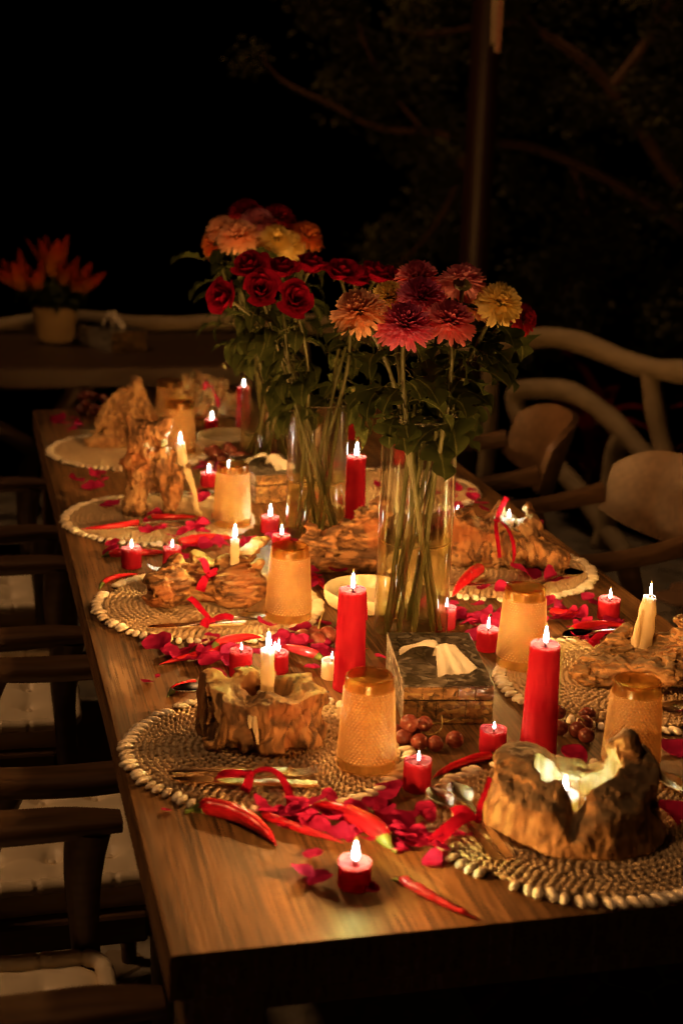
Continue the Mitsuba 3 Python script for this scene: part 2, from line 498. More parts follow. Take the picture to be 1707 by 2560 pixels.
def smin(a, b, k):
    h = np.clip(0.5 + 0.5 * (b - a) / k, 0, 1)
    return b + (a - b) * h - k * h * (1 - h)


def gnarled(adds, subs=(), seed=0, amp=0.007, freq=(38, 38, 16), warp=0.012, k=0.018, lo=(-.16, -.12, 0), hi=(.16, .12, .3), h=0.0024, base=None):
    def shape(q):
        d = base(q) if base else None
        for a in adds:
            e = capsule_d(q, *a) if len(a) == 4 else ell_d(q, *a)
            d = e if d is None else smin(d, e, k)
        for a in subs:
            e = capsule_d(q, *a) if len(a) == 4 else ell_d(q, *a)
            d = -smin(-d, e, 0.008)
        return d

    def fn(p):
        out = shape(p)
        near = np.abs(out) < .026 + warp
        p = p[near]
        w = np.stack([meshkit.fbm(p * 17 + 31 * i, 3, seed + i) - 0.5 for i in range(3)], -1) * 2 * warp
        q = p + w
        d = shape(q)
        fq = np.array(freq)
        r = 1 - 2 * np.abs(meshkit.fbm(q * fq * .8, 3, seed + 9) - 0.5)
        r2 = np.abs(meshkit.fbm(q * fq * 1.5, 3, seed + 21) - 0.5)
        r3 = meshkit.fbm(p * fq * 4.5, 2, seed + 31) - 0.5
        r4 = 1 - 2 * np.abs(meshkit.fbm(q * fq * 2.6, 2, seed + 41) - 0.5)
        pit = np.clip((meshkit.fbm(p * 30 + 50, 3, seed + 5) - 0.58) / .08, 0, 1)
        d = d - amp * (r - 0.62) * 1.3 + amp * 1.0 * np.clip(1 - r2 / .035, 0, 1) - amp * .9 * r3 - amp * .7 * (r4 - .62) + amp * pit * 1.8
        out[near] = np.maximum(d, 0.0008 - p[:, 2])
        return out
    return surface_net(fn, lo, hi, h)


def align(loc, axis, s=1.0, spin=0.0):
    z = np.asarray(axis, float)
    z = z / np.linalg.norm(z)
    x = np.cross([0.3, 1, 0.1], z)
    x /= np.linalg.norm(x)
    R = np.stack([x, np.cross(z, x), z], 1)
    c, sn = math.cos(spin), math.sin(spin)
    R = R @ np.array([[c, -sn, 0], [sn, c, 0], [0, 0, 1.0]])
    M = np.eye(4)
    M[:3, :3] = R * s
    M[:3, 3] = loc
    return M


ply = mikit.ply
rng = np.random.default_rng(11)

# ------------------------------------------------------------------ setting: terrace, added black sheet, table
put('water', ply((np.array([[-4000, -4000, -4.0], [4000, -4000, -4.0], [4000, 4000, -4.0], [-4000, 4000, -4.0]]), np.array([[0, 1, 2], [0, 2, 3]])), 'm_night_black'), kind='structure',  # near-black sheet added past the terrace edge so the background stays dark
    label='black sheet added beyond the terrace to keep the night dark')
ter = np.array([[-9, -9], [4.9, -9], [4.9, -2.0], [3.3, 1.2], [2.62, 3.05], [2.42, 4.0], [2.12, 4.62], [1.6, 4.95], [-9, 4.98]])
import shapely
from shapely.geometry import Polygon, Point, LineString
from shapely import affinity
terrace = Polygon(ter)
tm = trimesh.creation.extrude_polygon(terrace, 0.5, engine='earcut')
tm.apply_translation((0, 0, -0.5))
put('pavement', ply(tm, 'm_floor'), label='terrace floor of irregular flat stones set in pale mortar', kind='structure')
# the stones near enough to be told apart
from scipy.spatial import Voronoi
sr = np.random.default_rng(5)


def stones(x0, x1, y0, y1, step):
    pts = []
    for i, x in enumerate(np.arange(x0 - step, x1 + 2 * step, step)):
        for y in np.arange(y0 - step, y1 + 2 * step, step):
            pts.append((x + sr.uniform(-.42, .42) * step, y + (i % 2) * step * .5 + sr.uniform(-.42, .42) * step))
    V = Voronoi(pts)
    for k, reg in enumerate(V.point_region):
        r = V.regions[reg]
        if -1 in r or not r:
            continue
        x, y = pts[k]
        if not (x0 <= x <= x1 and y0 <= y <= y1) or not terrace.buffer(-.12).contains(Point(x, y)):
            continue
        g = Polygon(V.vertices[r]).buffer(-0.022).buffer(0.014, quad_segs=2)
        if g.is_empty or g.geom_type != 'Polygon' or g.area < 8e-4:
            continue
        g = g.simplify(0.003)
        ins = g.buffer(-0.006).simplify(0.003)
        a = np.array(g.exterior.coords)[:-1]
        hgt = sr.uniform(0.005, 0.010)
        c = a.mean(0)
        b = c + (a - c) * 0.88
        n = len(a)
        v = np.vstack([np.c_[a, np.full(n, 0.001)], np.c_[a, np.full(n, hgt * .6)], np.c_[b, np.full(n, hgt)], [[*c, hgt * 1.05]]])
        i = np.arange(n)
        j = (i + 1) % n
        f = np.vstack([np.stack([i, j, j + n], 1), np.stack([i, j + n, i + n], 1), np.stack([i + n, j + n, j + 2 * n], 1), np.stack([i + n, j + 2 * n, i + 2 * n], 1), np.stack([i + 2 * n, j + 2 * n, np.full(n, 3 * n)], 1)])
        put('stone', ply((v, f), ['m_stone_a', 'm_stone_b', 'm_stone_c', 'm_stone_d', 'm_stone_b'][sr.integers(5)]), 'pavement')


put('mortar', ply(box(1.9, 3.3, 0.004, (-0.25, 0.95, 0.0025)), 'm_mortar'), 'pavement')
stones(-0.75, 0.32, -0.3, 1.3, 0.105)
stones(1.15, 2.35, 1.55, 3.3, 0.15)

TW, TL, TH = 1.065, 3.03, 0.058
tbl = thing('dining_table', 'long wooden dining table of thick planks laid with candles, placemats and flowers', 'table')


def slab_top():
    ch, r = 0.006, 0.011
    xs = np.array([0, 0, ch * .4, r, TW / 2, TW - r, TW - ch * .4, TW, TW])
    zs = np.array([TZ - TH, TZ - ch, TZ - ch * .25, TZ, TZ, TZ, TZ - ch * .25, TZ - ch, TZ - TH])
    ys = np.linspace(0, TL, 60)
    wob = 0.0025 * (meshkit.fbm(np.c_[ys * 2.2, ys * 0, ys * 0], 3, 3) - 0.5) * 2
    Q = np.zeros((len(ys), len(xs), 3))
    Q[..., 0] = xs[None]
    Q[:, :3, 0] += wob[:, None]
    Q[..., 1] = ys[:, None]
    Q[..., 2] = zs[None]
    a = grid(Q)
    # ends and underside
    e0, e1 = Q[0], Q[-1]
    bottom = np.array([[0, 0, TZ - TH], [TW, 0, TZ - TH], [TW, TL, TZ - TH], [0, TL, TZ - TH]])
    m = len(xs)
    fan = [[0, k, k + 1] for k in range(1, m - 1)]
    return join((a[0], a[1][:, ::-1]), (e0, np.array(fan)), (e1, np.array(fan)[:, ::-1]), (bottom, np.array([[0, 2, 1], [0, 3, 2]])))


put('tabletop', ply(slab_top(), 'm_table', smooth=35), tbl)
for (x, y) in ((0.068, 0.075), (TW - 0.068, 0.075), (0.068, TL - 0.075), (TW - 0.068, TL - 0.075)):
    put('leg', ply(box(0.095, 0.095, TZ - TH - 0.002, (x, y, (TZ - TH) / 2 + 0.0005), 0.004), 'm_table'), tbl)
for y in (0.095, TL - 0.095):
    put('apron', ply(box(TW - 0.24, 0.03, 0.075, (TW / 2, y, TZ - TH - 0.0385), 0.002), 'm_table'), tbl)
for x in (0.09, TW - 0.09):
    put('apron', ply(box(0.03, TL - 0.26, 0.075, (x, TL / 2, TZ - TH - 0.0385), 0.002), 'm_table'), tbl)


# ------------------------------------------------------------------ chairs
def flat_sweep(pts, w, h, n=28, seg=14, up=(0, 0, 1.0)):
    p = smooth_path(pts, n)
    t = np.gradient(p, axis=0)
    t /= np.linalg.norm(t, axis=1, keepdims=True)
    side = np.cross(t, up)
    side /= np.linalg.norm(side, axis=1, keepdims=True)
    nn = np.cross(side, t)
    s = np.linspace(0, 1, n)
    w = np.interp(s, np.linspace(0, 1, len(w)), w)
    h = np.interp(s, np.linspace(0, 1, len(h)), h)
    a = np.arange(seg) / seg * 2 * PI
    ca, sa = np.sign(np.cos(a)) * np.abs(np.cos(a)) ** .6, np.sign(np.sin(a)) * np.abs(np.sin(a)) ** .6
    Q = p[:, None] + side[:, None] * ca[None, :, None] * w[:, None, None] + nn[:, None] * sa[None, :, None] * h[:, None, None]
    v, f = grid(Q, True)
    n0 = len(v)
    v = np.vstack([v, p[0], p[-1]])
    k = np.arange(seg)
    f = np.vstack([f, np.stack([np.full(seg, n0), (k + 1) % seg, k], 1), np.stack([np.full(seg, n0 + 1), n0 - seg + k, n0 - seg + (k + 1) % seg], 1)])
    return v, f


def chair_parts():
    P_ = []
    HW = 0.24
    # back panel, curved in plan, leaning back
    ph = np.linspace(-0.80, 0.80, 27)
    zz = np.linspace(0, 1, 11)
    Q = np.zeros((11, 27, 3))
    for i, s in enumerate(zz):
        for j, f in enumerate(ph):
            top = 0.80 - 0.06 * abs(f / 0.8) ** 4
            bot = 0.575 + 0.045 * abs(f / 0.8) ** 3
            z = bot + (top - bot) * s
            Q[i, j] = (-0.590 + 0.33 * (1 - math.cos(f)) - (z - 0.6) * 0.28, 0.335 * math.sin(f), z)
    P_.append(('backrest', ply(slab(Q, 0.02), 'm_chair', smooth=50)))
    for s in (-1, 1):
        P_.append(('armrest', ply(flat_sweep([(0.004, s * HW, .630), (-.05, s * HW, .632), (-.15, s * (HW + .004), .630), (-.30, s * (HW + .006), .636), (-.43, s * (HW + .003), .652), (-.50, s * .238, .665)],
                                             [.026, .037, .039, .036, .031, .025, .016], [.011, .017, .018, .018, .018, .022, .028]), 'm_chair', smooth=50)))
        P_.append(('front_leg', ply(tube([(-.044, s * (HW - .002), .622), (-.052, s * (HW - .004), .57), (-.05, s * (HW - .006), .42), (-.046, s * (HW - .006), .2), (-.042, s * (HW - .006), 0)],
                                         [.034, .0225, .0205, .019, .015], 14, n=18), 'm_chair', smooth=50)))
        P_.append(('rear_leg', ply(tube([(-.285, s * .243, .640), (-.315, s * .240, .56), (-.37, s * .228, .38), (-.44, s * .222, 0)], [.030, .020, .020, .014], 14, n=18), 'm_chair', smooth=50)))
    P_.append(('seat_frame', ply(join(box(.05, .45, .05, (-.055, 0, .355), .005), box(.05, .43, .05, (-.40, 0, .355), .005), box(.31, .035, .05, (-.227, .222, .355), .004), box(.31, .035, .05, (-.227, -.222, .355), .004),
                                          box(.31, .41, .012, (-.227, 0, .372), .002)), 'm_chair')))
    # tufted cushion
    n = 61
    u = np.linspace(-1, 1, n)
    U = np.sign(u) * (1 - (1 - np.abs(u)) ** 1.5)
    A, B = np.meshgrid(U, U, indexing='ij')
    top = .442
    zt = 0.068 * (1 - np.abs(A) ** 9) ** .45 * (1 - np.abs(B) ** 9) ** .45
    x, y = -.215 + A * .19, B * .208
    for tx in (-.31, -.215, -.12):
        for ty in (-.11, 0, .11):
            r = np.hypot(x - tx, y - ty)
            zt -= .017 * np.exp(-(r / .016) ** 2) + .012 * np.exp(-(r / .042) ** 2)
    for tx in (-.31, -.215, -.12):
        zt -= .004 * np.exp(-((x - tx) / .008) ** 2) * (1 - np.abs(B) ** 6)
    for ty in (-.11, 0, .11):
        zt -= .004 * np.exp(-((y - ty) / .008) ** 2) * (1 - np.abs(A) ** 6)
    # shallow pleats near the border
    edge = np.clip((np.maximum(np.abs(A), np.abs(B)) - .72) / .28, 0, 1)
    zt -= .007 * edge * (0.5 + 0.5 * np.sin(np.where(np.abs(A) > np.abs(B), y, x) * 118)) * (edge < .99)
    zt += .005 * (meshkit.fbm(np.stack([x * 14, y * 14, x * 0], -1), 3, 2) - .5) * (1 - edge)
    Q = np.stack([x, y, .381 + zt * (top - .381) / .068], -1)
    P_.append(('cushion', ply(grid(Q), 'm_satin', smooth=True)))
    loop = []
    for k in range(241):
        a = k / 240 * 2 * PI
        c, s = math.cos(a), math.sin(a)
        e = (abs(c) ** 12 + abs(s) ** 12) ** (-1 / 12)
        loop.append((-.215 + .188 * c * e, .206 * s * e, .430))
    loop = np.array(loop)
    dist = np.r_[0, np.cumsum(np.linalg.norm(np.diff(loop, axis=0), axis=1))]
    L = dist[-1]
    tgt = np.linspace(0, L, 521)
    loop = np.stack([np.interp(tgt, dist, loop[:, i]) for i in range(3)], 1)
    r = .0135 * (1 - .30 * np.exp(-((((tgt / L * 24) % 1) - .5) / .07) ** 2) - .08 * np.cos(tgt / L * 48 * PI))
    P_.append(('cushion__piping', ply(tube(loop, r, 10, False), 'm_piping', smooth=True)))
    for z in (.388, .378):
        pass
    for tx in (-.31, -.215, -.12):
        for ty in (-.11, 0, .11):
            P_.append(('cushion__button', ply(blob((.007, .007, .004), 1, (tx, ty, .4225)), 'm_piping', smooth=True)))
    return P_


CH = chair_parts()


def chair(x, y, rz, label):
    t = thing('armchair', label, 'chair', 'wooden armchairs with tufted cushions around the table')
    for k, sh in CH:
        if '__' in k:
            a, b = k.split('__')
            put(b, sh, t + '__' + a, mat4((x, y, 0), rz))
        else:
            put(k, sh, t, mat4((x, y, 0), rz))


chair(0.0, 0.337, 0.0, 'dark wooden armchair at the near end of the left side, its satin cushion lit golden')
chair(0.13, 0.975, 0.02, 'dark wooden armchair second from the near end on the left side, pushed well in')
chair(0.035, 1.63, -0.03, 'dark wooden armchair third from the near end on the left side of the table')
chair(0.02, 2.375, 0.03, 'dark wooden armchair at the far end of the left side, mostly lost in shadow')
chair(1.00, 1.93, PI + 0.12, 'curved-back wooden armchair on the right side of the table, the nearer of the two')
chair(0.90, 2.74, PI - 0.16, 'curved-back wooden armchair on the right side, the farther one below the branch railing')


# ------------------------------------------------------------------ placemats with cowrie shells
def woven_disc():
    rows, R = 18, 0.192
    rr = np.linspace(0.007, R - .004, rows)
    seed = np.random.default_rng(3)
    bv, bf = blob((1, 1, 1), 1)
    V, F, at = [], [], 0
    for k, r in enumerate(rr):
        m = max(5, int(2 * PI * r / 0.0112))
        off = seed.uniform(0, 1)
        for i in range(m):
            a = (i + off + seed.uniform(-.12, .12)) / m * 2 * PI
            for s in (-1, 1):
                rad = r + s * .0021
                tilt = s * .62 + seed.uniform(-.12, .12)
                L, Wd, Hh = .0066 * seed.uniform(.88, 1.12), .0023, .0036 * seed.uniform(.85, 1.2)
                q = bv * (Wd, L, Hh)
                ca, sa = math.cos(tilt), math.sin(tilt)
                q = np.stack([q[:, 0] * ca - q[:, 1] * sa, q[:, 0] * sa + q[:, 1] * ca, q[:, 2]], 1)
                q[:, 0] += rad
                q[:, 2] += .0044 + seed.uniform(-.0006, .0006) + .0004 * s
                b = a + s * .25 / m
                q = np.stack([q[:, 0] * math.cos(b) - q[:, 1] * math.sin(b), q[:, 0] * math.sin(b) + q[:, 1] * math.cos(b), q[:, 2]], 1)
                V.append(q)
                F.append(bf + at)
                at += len(q)
    base = lathe([(0.0001, .0018), (R - .003, .0018), (R, .0012), (R, .0004)], 72)
    return (np.vstack(V), np.vstack(F)), base


WOVEN, MATBASE = woven_disc()
WOVEN, MATBASE = ply(WOVEN, 'm_straw', smooth=True), ply(MATBASE, 'm_straw_dark')


def cowrie():
    n, m = 15, 18
    th = np.linspace(0, PI, n)
    a = np.arange(m) / m * 2 * PI
    X = np.cos(th)[:, None] * np.ones(m)
    w = np.sin(th) * (1 + .18 * np.cos(th))
    Y = w[:, None] * np.cos(a)
    Z = w[:, None] * np.sin(a)
    Z = np.where(Z < 0, Z * .55, Z)
    g = np.exp(-(Y / .10) ** 2) * (Z > 0) * (np.abs(X) < .93)
    Z = Z - .40 * g * np.clip(Z * 3, 0, 1)
    Q = np.stack([X * .0135, Y * .0066, Z * .0060 + .0034], -1)
    return grid(Q, True)


COWRIE = ply(cowrie(), 'm_shell', smooth=True)
SLIT = ply(tube(np.stack([np.linspace(-.010, .010, 9), .0008 * np.sin(np.linspace(-2, 2, 9)), .0076 - 26 * np.linspace(-.010, .010, 9) ** 2], 1), [.0004, .0011, .0012, .0011, .0004], 6), 'm_slit', smooth=True)
MATS = [((0.212, 0.522), 'round woven placemat edged with cowrie shells under the hollow stump, nearest on the left side'),
        ((0.229, 1.184), 'round shell-edged placemat under the low two-branched driftwood, second on the left side'),
        ((0.212, 1.788), 'round woven placemat edged with shells under the tall upright root, third on the left side'),
        ((0.220, 2.458), 'round woven placemat edged with shells at the far left, under the triangular driftwood fin'),
        ((0.574, 0.214), 'round woven placemat hanging over the near table end, under the crown-shaped wooden candle bowl'),
        ((0.846, 0.692), 'round woven placemat under the jagged driftwood with the ivory taper, second on the right side'),
        ((0.835, 1.328), 'round woven placemat under the stump with red ribbons, right of the front vase'),
        ((0.805, 1.978), 'round woven placemat mostly hidden behind the front vase, farthest on the right side')]
mr = np.random.default_rng(21)
for (mx, my), lab in MATS:
    t = thing('placemat', lab, 'placemat', 'round straw placemats with shell borders')
    rot = mr.uniform(0, 6.28)
    M = mat4((mx, my, TZ + .0005), rot)
    put('woven_disc', WOVEN, t, M)
    put('backing', MATBASE, t, M)
    ns = 78
    for i in range(ns):
        a = (i + mr.uniform(-.16, .16)) / ns * 2 * PI
        r = .2035 + mr.uniform(-.003, .003)
        if mr.uniform() < .04:
            continue
        Ms = M @ mat4((r * math.cos(a), r * math.sin(a), .0005), a + .30 + mr.uniform(-.2, .2), 1.0 * mr.uniform(.88, 1.1), mr.uniform(-.15, .35), mr.uniform(-.05, .14))
        k = put('cowrie_shell', COWRIE, t, Ms)
        put('opening', SLIT, k, Ms)


# ------------------------------------------------------------------ candles
def flame_mesh(s0, s1, n):
    s = np.linspace(s0, s1, n)
    r = .0044 * np.sin(PI * s ** .60) ** .9 * (1 - .35 * s) + 1e-5
    return lathe(np.c_[r, s * .0295], 12)


FLM = ply(flame_mesh(.10, .80, 8), 'm_flame', smooth=True)
FTIP = ply(flame_mesh(.80, 1.0, 5), 'm_flame', smooth=True)
FBASE = ply(flame_mesh(0, .10, 3), 'm_flame', smooth=True)
fl_r = np.random.default_rng(71)


def flame(parent, loc, s=1.0, lean=0.0, az=0.0, power=1.0, name='flame', tall=1.0):
    tall = tall * fl_r.uniform(.82, 1.22)
    M = mat4(loc, az, (s, s, s * tall), 0, lean + fl_r.normal(0, .06))
    w = s * s * power * (2.0 if loc[1] < 1.3 else 1.0 if loc[1] < 2 else .35)
    k = new(name, parent)
    scene[k] = {**FLM, 'to_world': T(M), 'emitter': {'type': 'area', 'radiance': c3(*(FLAME * power)), 'sampling_weight': w}}
    put('tip', {**FTIP, 'emitter': {'type': 'area', 'radiance': c3(2.6, 1.10, .20), 'sampling_weight': .002}}, k, M)
    put('root', {**FBASE, 'emitter': {'type': 'area', 'radiance': c3(.75, .42, .55), 'sampling_weight': .002}}, k, M)


def candle_body(r, h, top=None, dip=.006, wob=0.0, seed=0, seg=40):
    top = top or r
    cr = np.random.default_rng(seed)
    prof = [(r * .93, 0), (r, .0015)] + [(r + (top - r) * s, .0015 + (h - .003) * s) for s in np.linspace(.08, 1, 10)] + [(top * .985, h)]
    v, f = lathe(prof, seg)
    a = np.arctan2(v[:, 1], v[:, 0])
    edge = np.clip((v[:, 2] - h + .012) / .012, 0, 1)
    v[:, 2] += wob * edge * (np.sin(2 * a + cr.uniform(0, 6)) + .6 * np.sin(3 * a + cr.uniform(0, 6)))
    k = 1 + .012 * np.sin(3 * a + v[:, 2] * 90 + cr.uniform(0, 6))
    v[:, :2] *= k[:, None]
    d = lathe([(top * .985 - .0004, h - dip * .7), (top * .8, h - dip), (top * .3, h - dip * 1.02), (.0002, h - dip)], seg)
    return join((v, f), d)


def wick(parent, loc, h=.010, lean=.15):
    put('wick', ply(tube([loc, (loc[0] + h * lean * .4, loc[1], loc[2] + h * .5), (loc[0] + h * lean, loc[1], loc[2] + h)], [.0011, .0010, .0007], 6), 'm_wick'), parent)


VOT = [  # x, y, radius, height, flame size, label
    (0.239, 0.116, .0205, .034, 1.25, .03, 'red votive candle burning alone near the table end beside the chilies'),
    (0.392, 0.365, .0195, .043, .55, 0, 'deep red votive candle with a tiny flame between grapes and the tied spoons'),
    (0.539, 0.469, .0200, .036, .55, 0, 'red votive candle with a tiny flame in front of the shell-inlay tissue box'),
    (0.672, 0.882, .0190, .040, .95, -.25, 'red votive candle burning just behind the dotted amber glass right of the tissue box'),
    (0.634, 1.002, .0180, .040, .8, 0, 'glowing pink votive candle half hidden behind the base of the front vase'),
    (0.954, 1.008, .0205, .040, .85, -.5, 'red votive candle with a leaning flame near the right table edge'),
    (0.226, 0.826, .0190, .046, .6, .2, 'red votive candle with a wide melted pool behind the nearest stump'),
    (0.290, 0.834, .0175, .036, .8, 0, 'pink glowing votive candle hidden behind the ivory taper of the nearest stump'),
    (0.115, 1.447, .0200, .041, .75, 0, 'red votive candle standing by itself near the left table edge'),
    (0.198, 1.457, .0185, .036, .75, 0, 'red votive candle just right of the lone one near the left table edge'),
    (0.371, 2.080, .0190, .034, 1.0, .1, 'red votive candle behind the middle amber glass, with a bright pink rim'),
    (0.440, 1.663, .0200, .036, 1.1, 0, 'red votive candle burning brightly right of the middle amber glass'),
    (0.434, 1.511, .0190, .038, .8, .1, 'red votive candle with chipped rim behind the second amber glass on the left'),
    (0.482, 2.726, .0190, .028, 1.0, 0, 'red votive candle at the far end behind the cream dish'),
    (0.425, 2.113, .0175, .034, .8, 0, 'red votive candle peeking over the rim of the middle amber glass'),
    (0.856, 2.560, .0190, .050, .7, 0, 'small candle flame seen between the rose stems at the far end'),
    (0.851, 1.612, .0190, .040, .9, 0, 'red votive candle seen just past the edge of the front vase, behind the ribboned stump'),
    (0.905, 2.250, .0190, .080, .6, 0, 'small candle flame seen through the chrysanthemum leaves at the far right'),
]
for i, (x, y, r, h, fs, ln, lab) in enumerate(VOT):
    t = thing('votive_candle', lab, 'candle', 'small red votive candles on the table')
    put('wax_body', ply(candle_body(r, h, dip=.0065, wob=.0007, seed=i), 'm_wax_red', smooth=40), t, mat4((x, y, TZ + .0005), i * 1.3))
    wick(t, (x, y, TZ + h - .0065), .009)
    flame(t, (x + .0008, y, TZ + h - .001), fs, ln, 0.4, .8 if fs < .7 else 1.0)
t = thing('cream_votive_candle', 'small cream votive candle with a tiny blue flame beside the tall red pillar', 'candle')
put('wax_body', ply(candle_body(.0155, .032, dip=.004, wob=.0006, seed=40), 'm_wax_ivory', smooth=40), t, mat4((.370, .794, TZ + .0005)))
wick(t, (.372, .794, TZ + .028), .008)
flame(t, (.372, .794, TZ + .0335), .5, 0, 0, .6)
PIL = [(0.389, 0.743, .0265, .0215, .170, 1.0, .0, 'tall red pillar candle in the middle of the table behind the nearest amber glass'),
       (0.605, 0.455, .0275, .0218, .1700, 1.0, -.3, 'tall red pillar candle beside the crown-shaped wooden bowl, on the right'),
       (0.632, 1.672, .0250, .0212, .1640, 1.25, .22, 'tall red pillar candle between the rose vase and the front vase'),
       (0.568, 2.703, .0200, .0190, .1240, 1.0, 0, 'tall red pillar candle at the far end, half hidden by the farthest vase')]
for i, (x, y, r, rt, h, fs, ln, lab) in enumerate(PIL):
    t = thing('pillar_candle', lab, 'candle', 'tall red pillar candles')
    sh = join(candle_body(r, h, rt, .0055, .0006, 60 + i), tube([(rt * .7, -rt * .74, h - .004), (rt * .74, -rt * .76, h - .03), (rt * .76, -rt * .79, h - .05)], [.0016, .0022, .003], 7))
    put('wax_body', ply(sh, 'm_wax_red', smooth=40), t, mat4((x, y, TZ + .0005), 0.4 + 1.7 * i, 1, 0, 0))
    wick(t, (x, y, TZ + h - .006), .009)
    flame(t, (x + .0005, y, TZ + h + .000), fs, ln, 0.2, 1.0)


def taper(name, lab, base, h, r0, r1, lean=(0, 0), fs=1.0, twin=False, drips=(), fl=0.0):
    t = thing(name, lab, 'candle', 'ivory taper candles stuck in driftwood')
    x, y, z = base
    n = 14
    s = np.linspace(0, 1, n)
    pts = np.stack([x + lean[0] * s, y + lean[1] * s, z + h * s], 1)
    tr = np.random.default_rng(int(1000 * x))
    rad = r0 + (r1 - r0) * s + .0007 * np.sin(s * 17 + tr.uniform(0, 6))
    v, f = tube(pts, rad, 20, False)
    a = np.tile(np.arange(20) / 20 * 2 * PI, n)
    c = np.repeat(pts, 20, 0)
    v = c + (v - c) * (1 + .09 * np.sin(3 * a + c[:, 2:3].ravel() * 50) + .05 * np.sin(7 * a + 2))[:, None]
    topc = pts[-1]
    d = lathe([(r1 * .96, -.003), (r1 * .5, -.005), (.0002, -.005)], 20)
    put('wax_body', ply(join((v, f), (d[0] + topc, d[1])), 'm_wax_ivory', smooth=45), t)
    for dpts, dr_ in drips:
        put('wax_drip', ply(tube(dpts, dr_, 10, n=20), 'm_wax_ivory', smooth=True), t)
    wick(t, (topc[0], topc[1], topc[2] - .005), .008)
    flame(t, (topc[0], topc[1], topc[2] + .001), fs, fl, 0)
    if twin:
        flame(t, (topc[0] + .010, topc[1] + .002, topc[2] - .003), fs * .62, 0.1, 0)


taper('taper_candle', 'ivory taper candle with two flames in the nearest hollow stump, wax dripping down', (.213, .548, TZ + .050), .100, .0108, .0095, (.002, 0), 1.0, True,
      [([(.203, .541, .835), (.192, .515, .826), (.186, .498, .812), (.189, .490, .790), (.190, .488, .778)], [.005, .006, .005, .004, .002]), ([(.19, .51, .825), (.181, .500, .815), (.180, .496, .800)], [.004, .0045, .002])])
taper('taper_candle', 'short ivory taper candle on the low two-branched driftwood, wax run over its edge', (.277, 1.187, TZ + .062), .066, .0098, .0078, (.001, 0), 1.15, False,
      [([(.283, 1.180, .815), (.297, 1.158, .812), (.303, 1.143, .795), (.301, 1.138, .775)], [.007, .005, .003, .0018]), ([(.270, 1.180, .815), (.262, 1.172, .812)], [.008, .004])])
taper('taper_candle', 'ivory taper candle leaning off the tall upright root with one long bent wax drip', (.273, 1.806, TZ + .108), .064, .0115, .0105, (-.010, 0), 1.0, False,
      [([(.274, 1.806, .862), (.282, 1.800, .845), (.291, 1.795, .82), (.296, 1.792, .79), (.299, 1.790, .768), (.306, 1.785, .760)], [.012, .0085, .0065, .005, .0065, .009])])
taper('taper_candle', 'ivory taper candle rising from the jagged driftwood at the right table edge', (.877, .705, TZ + .062), .086, .0185, .0105, (.010, 0), .8, False,
      [([(.866, .695, .815), (.861, .690, .845), (.868, .692, .878)], [.006, .005, .002])])
t = thing('tea_candle', 'small ivory candle burning inside the crown-shaped wooden bowl', 'candle')
put('wax_body', ply(candle_body(.019, .030, dip=.004, seed=77), 'm_wax_ivory', smooth=40), t, mat4((.548, .214, TZ + .022)))
wick(t, (.548, .214, TZ + .048), .008)
flame(t, (.548, .214, TZ + .0545), .95, 0, 0, .7)
t = thing('stub_candle', 'small candle stub burning on top of the stump with red ribbons, lighting its pale notch', 'candle')
put('wax_body', ply(candle_body(.011, .022, dip=.003, seed=78), 'm_wax_ivory', smooth=40), t, mat4((.872, 1.345, TZ + .082)))
wick(t, (.872, 1.345, TZ + .101), .008)
flame(t, (.872, 1.345, TZ + .106), .8, 0, 0)
t = thing('votive_candle', 'red votive candle behind the triangular fin, lighting the grapes at the far left corner', 'candle', 'small red votive candles on the table')
put('wax_body', ply(candle_body(.018, .040, dip=.005, seed=79), 'm_wax_red', smooth=40), t, mat4((.222, 2.86, TZ + .0005)))
wick(t, (.222, 2.86, TZ + .035), .008)
flame(t, (.222, 2.86, TZ + .040), 1.0, 0, 0)

# ------------------------------------------------------------------ driftwood
Z0 = TZ + .0075


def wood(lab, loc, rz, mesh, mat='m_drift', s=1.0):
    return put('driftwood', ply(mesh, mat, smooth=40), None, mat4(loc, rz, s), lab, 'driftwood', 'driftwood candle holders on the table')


def stump_base(q):
    a = np.arctan2(q[:, 1], q[:, 0])
    flute = .007 * np.sin(5 * a + 1.0) + .005 * np.sin(9 * a + q[:, 2] * 30) + .004 * np.sin(14 * a + 2)
    r = np.hypot(q[:, 0] / 1.18, q[:, 1] / .80) - (.070 + flute + .006 * np.sin(q[:, 2] * 35))
    top = q[:, 2] - (.083 + .09 * (q[:, 1]) - .05 * q[:, 0] + .006 * np.sin(4 * a))
    return np.maximum(r * .85, top)


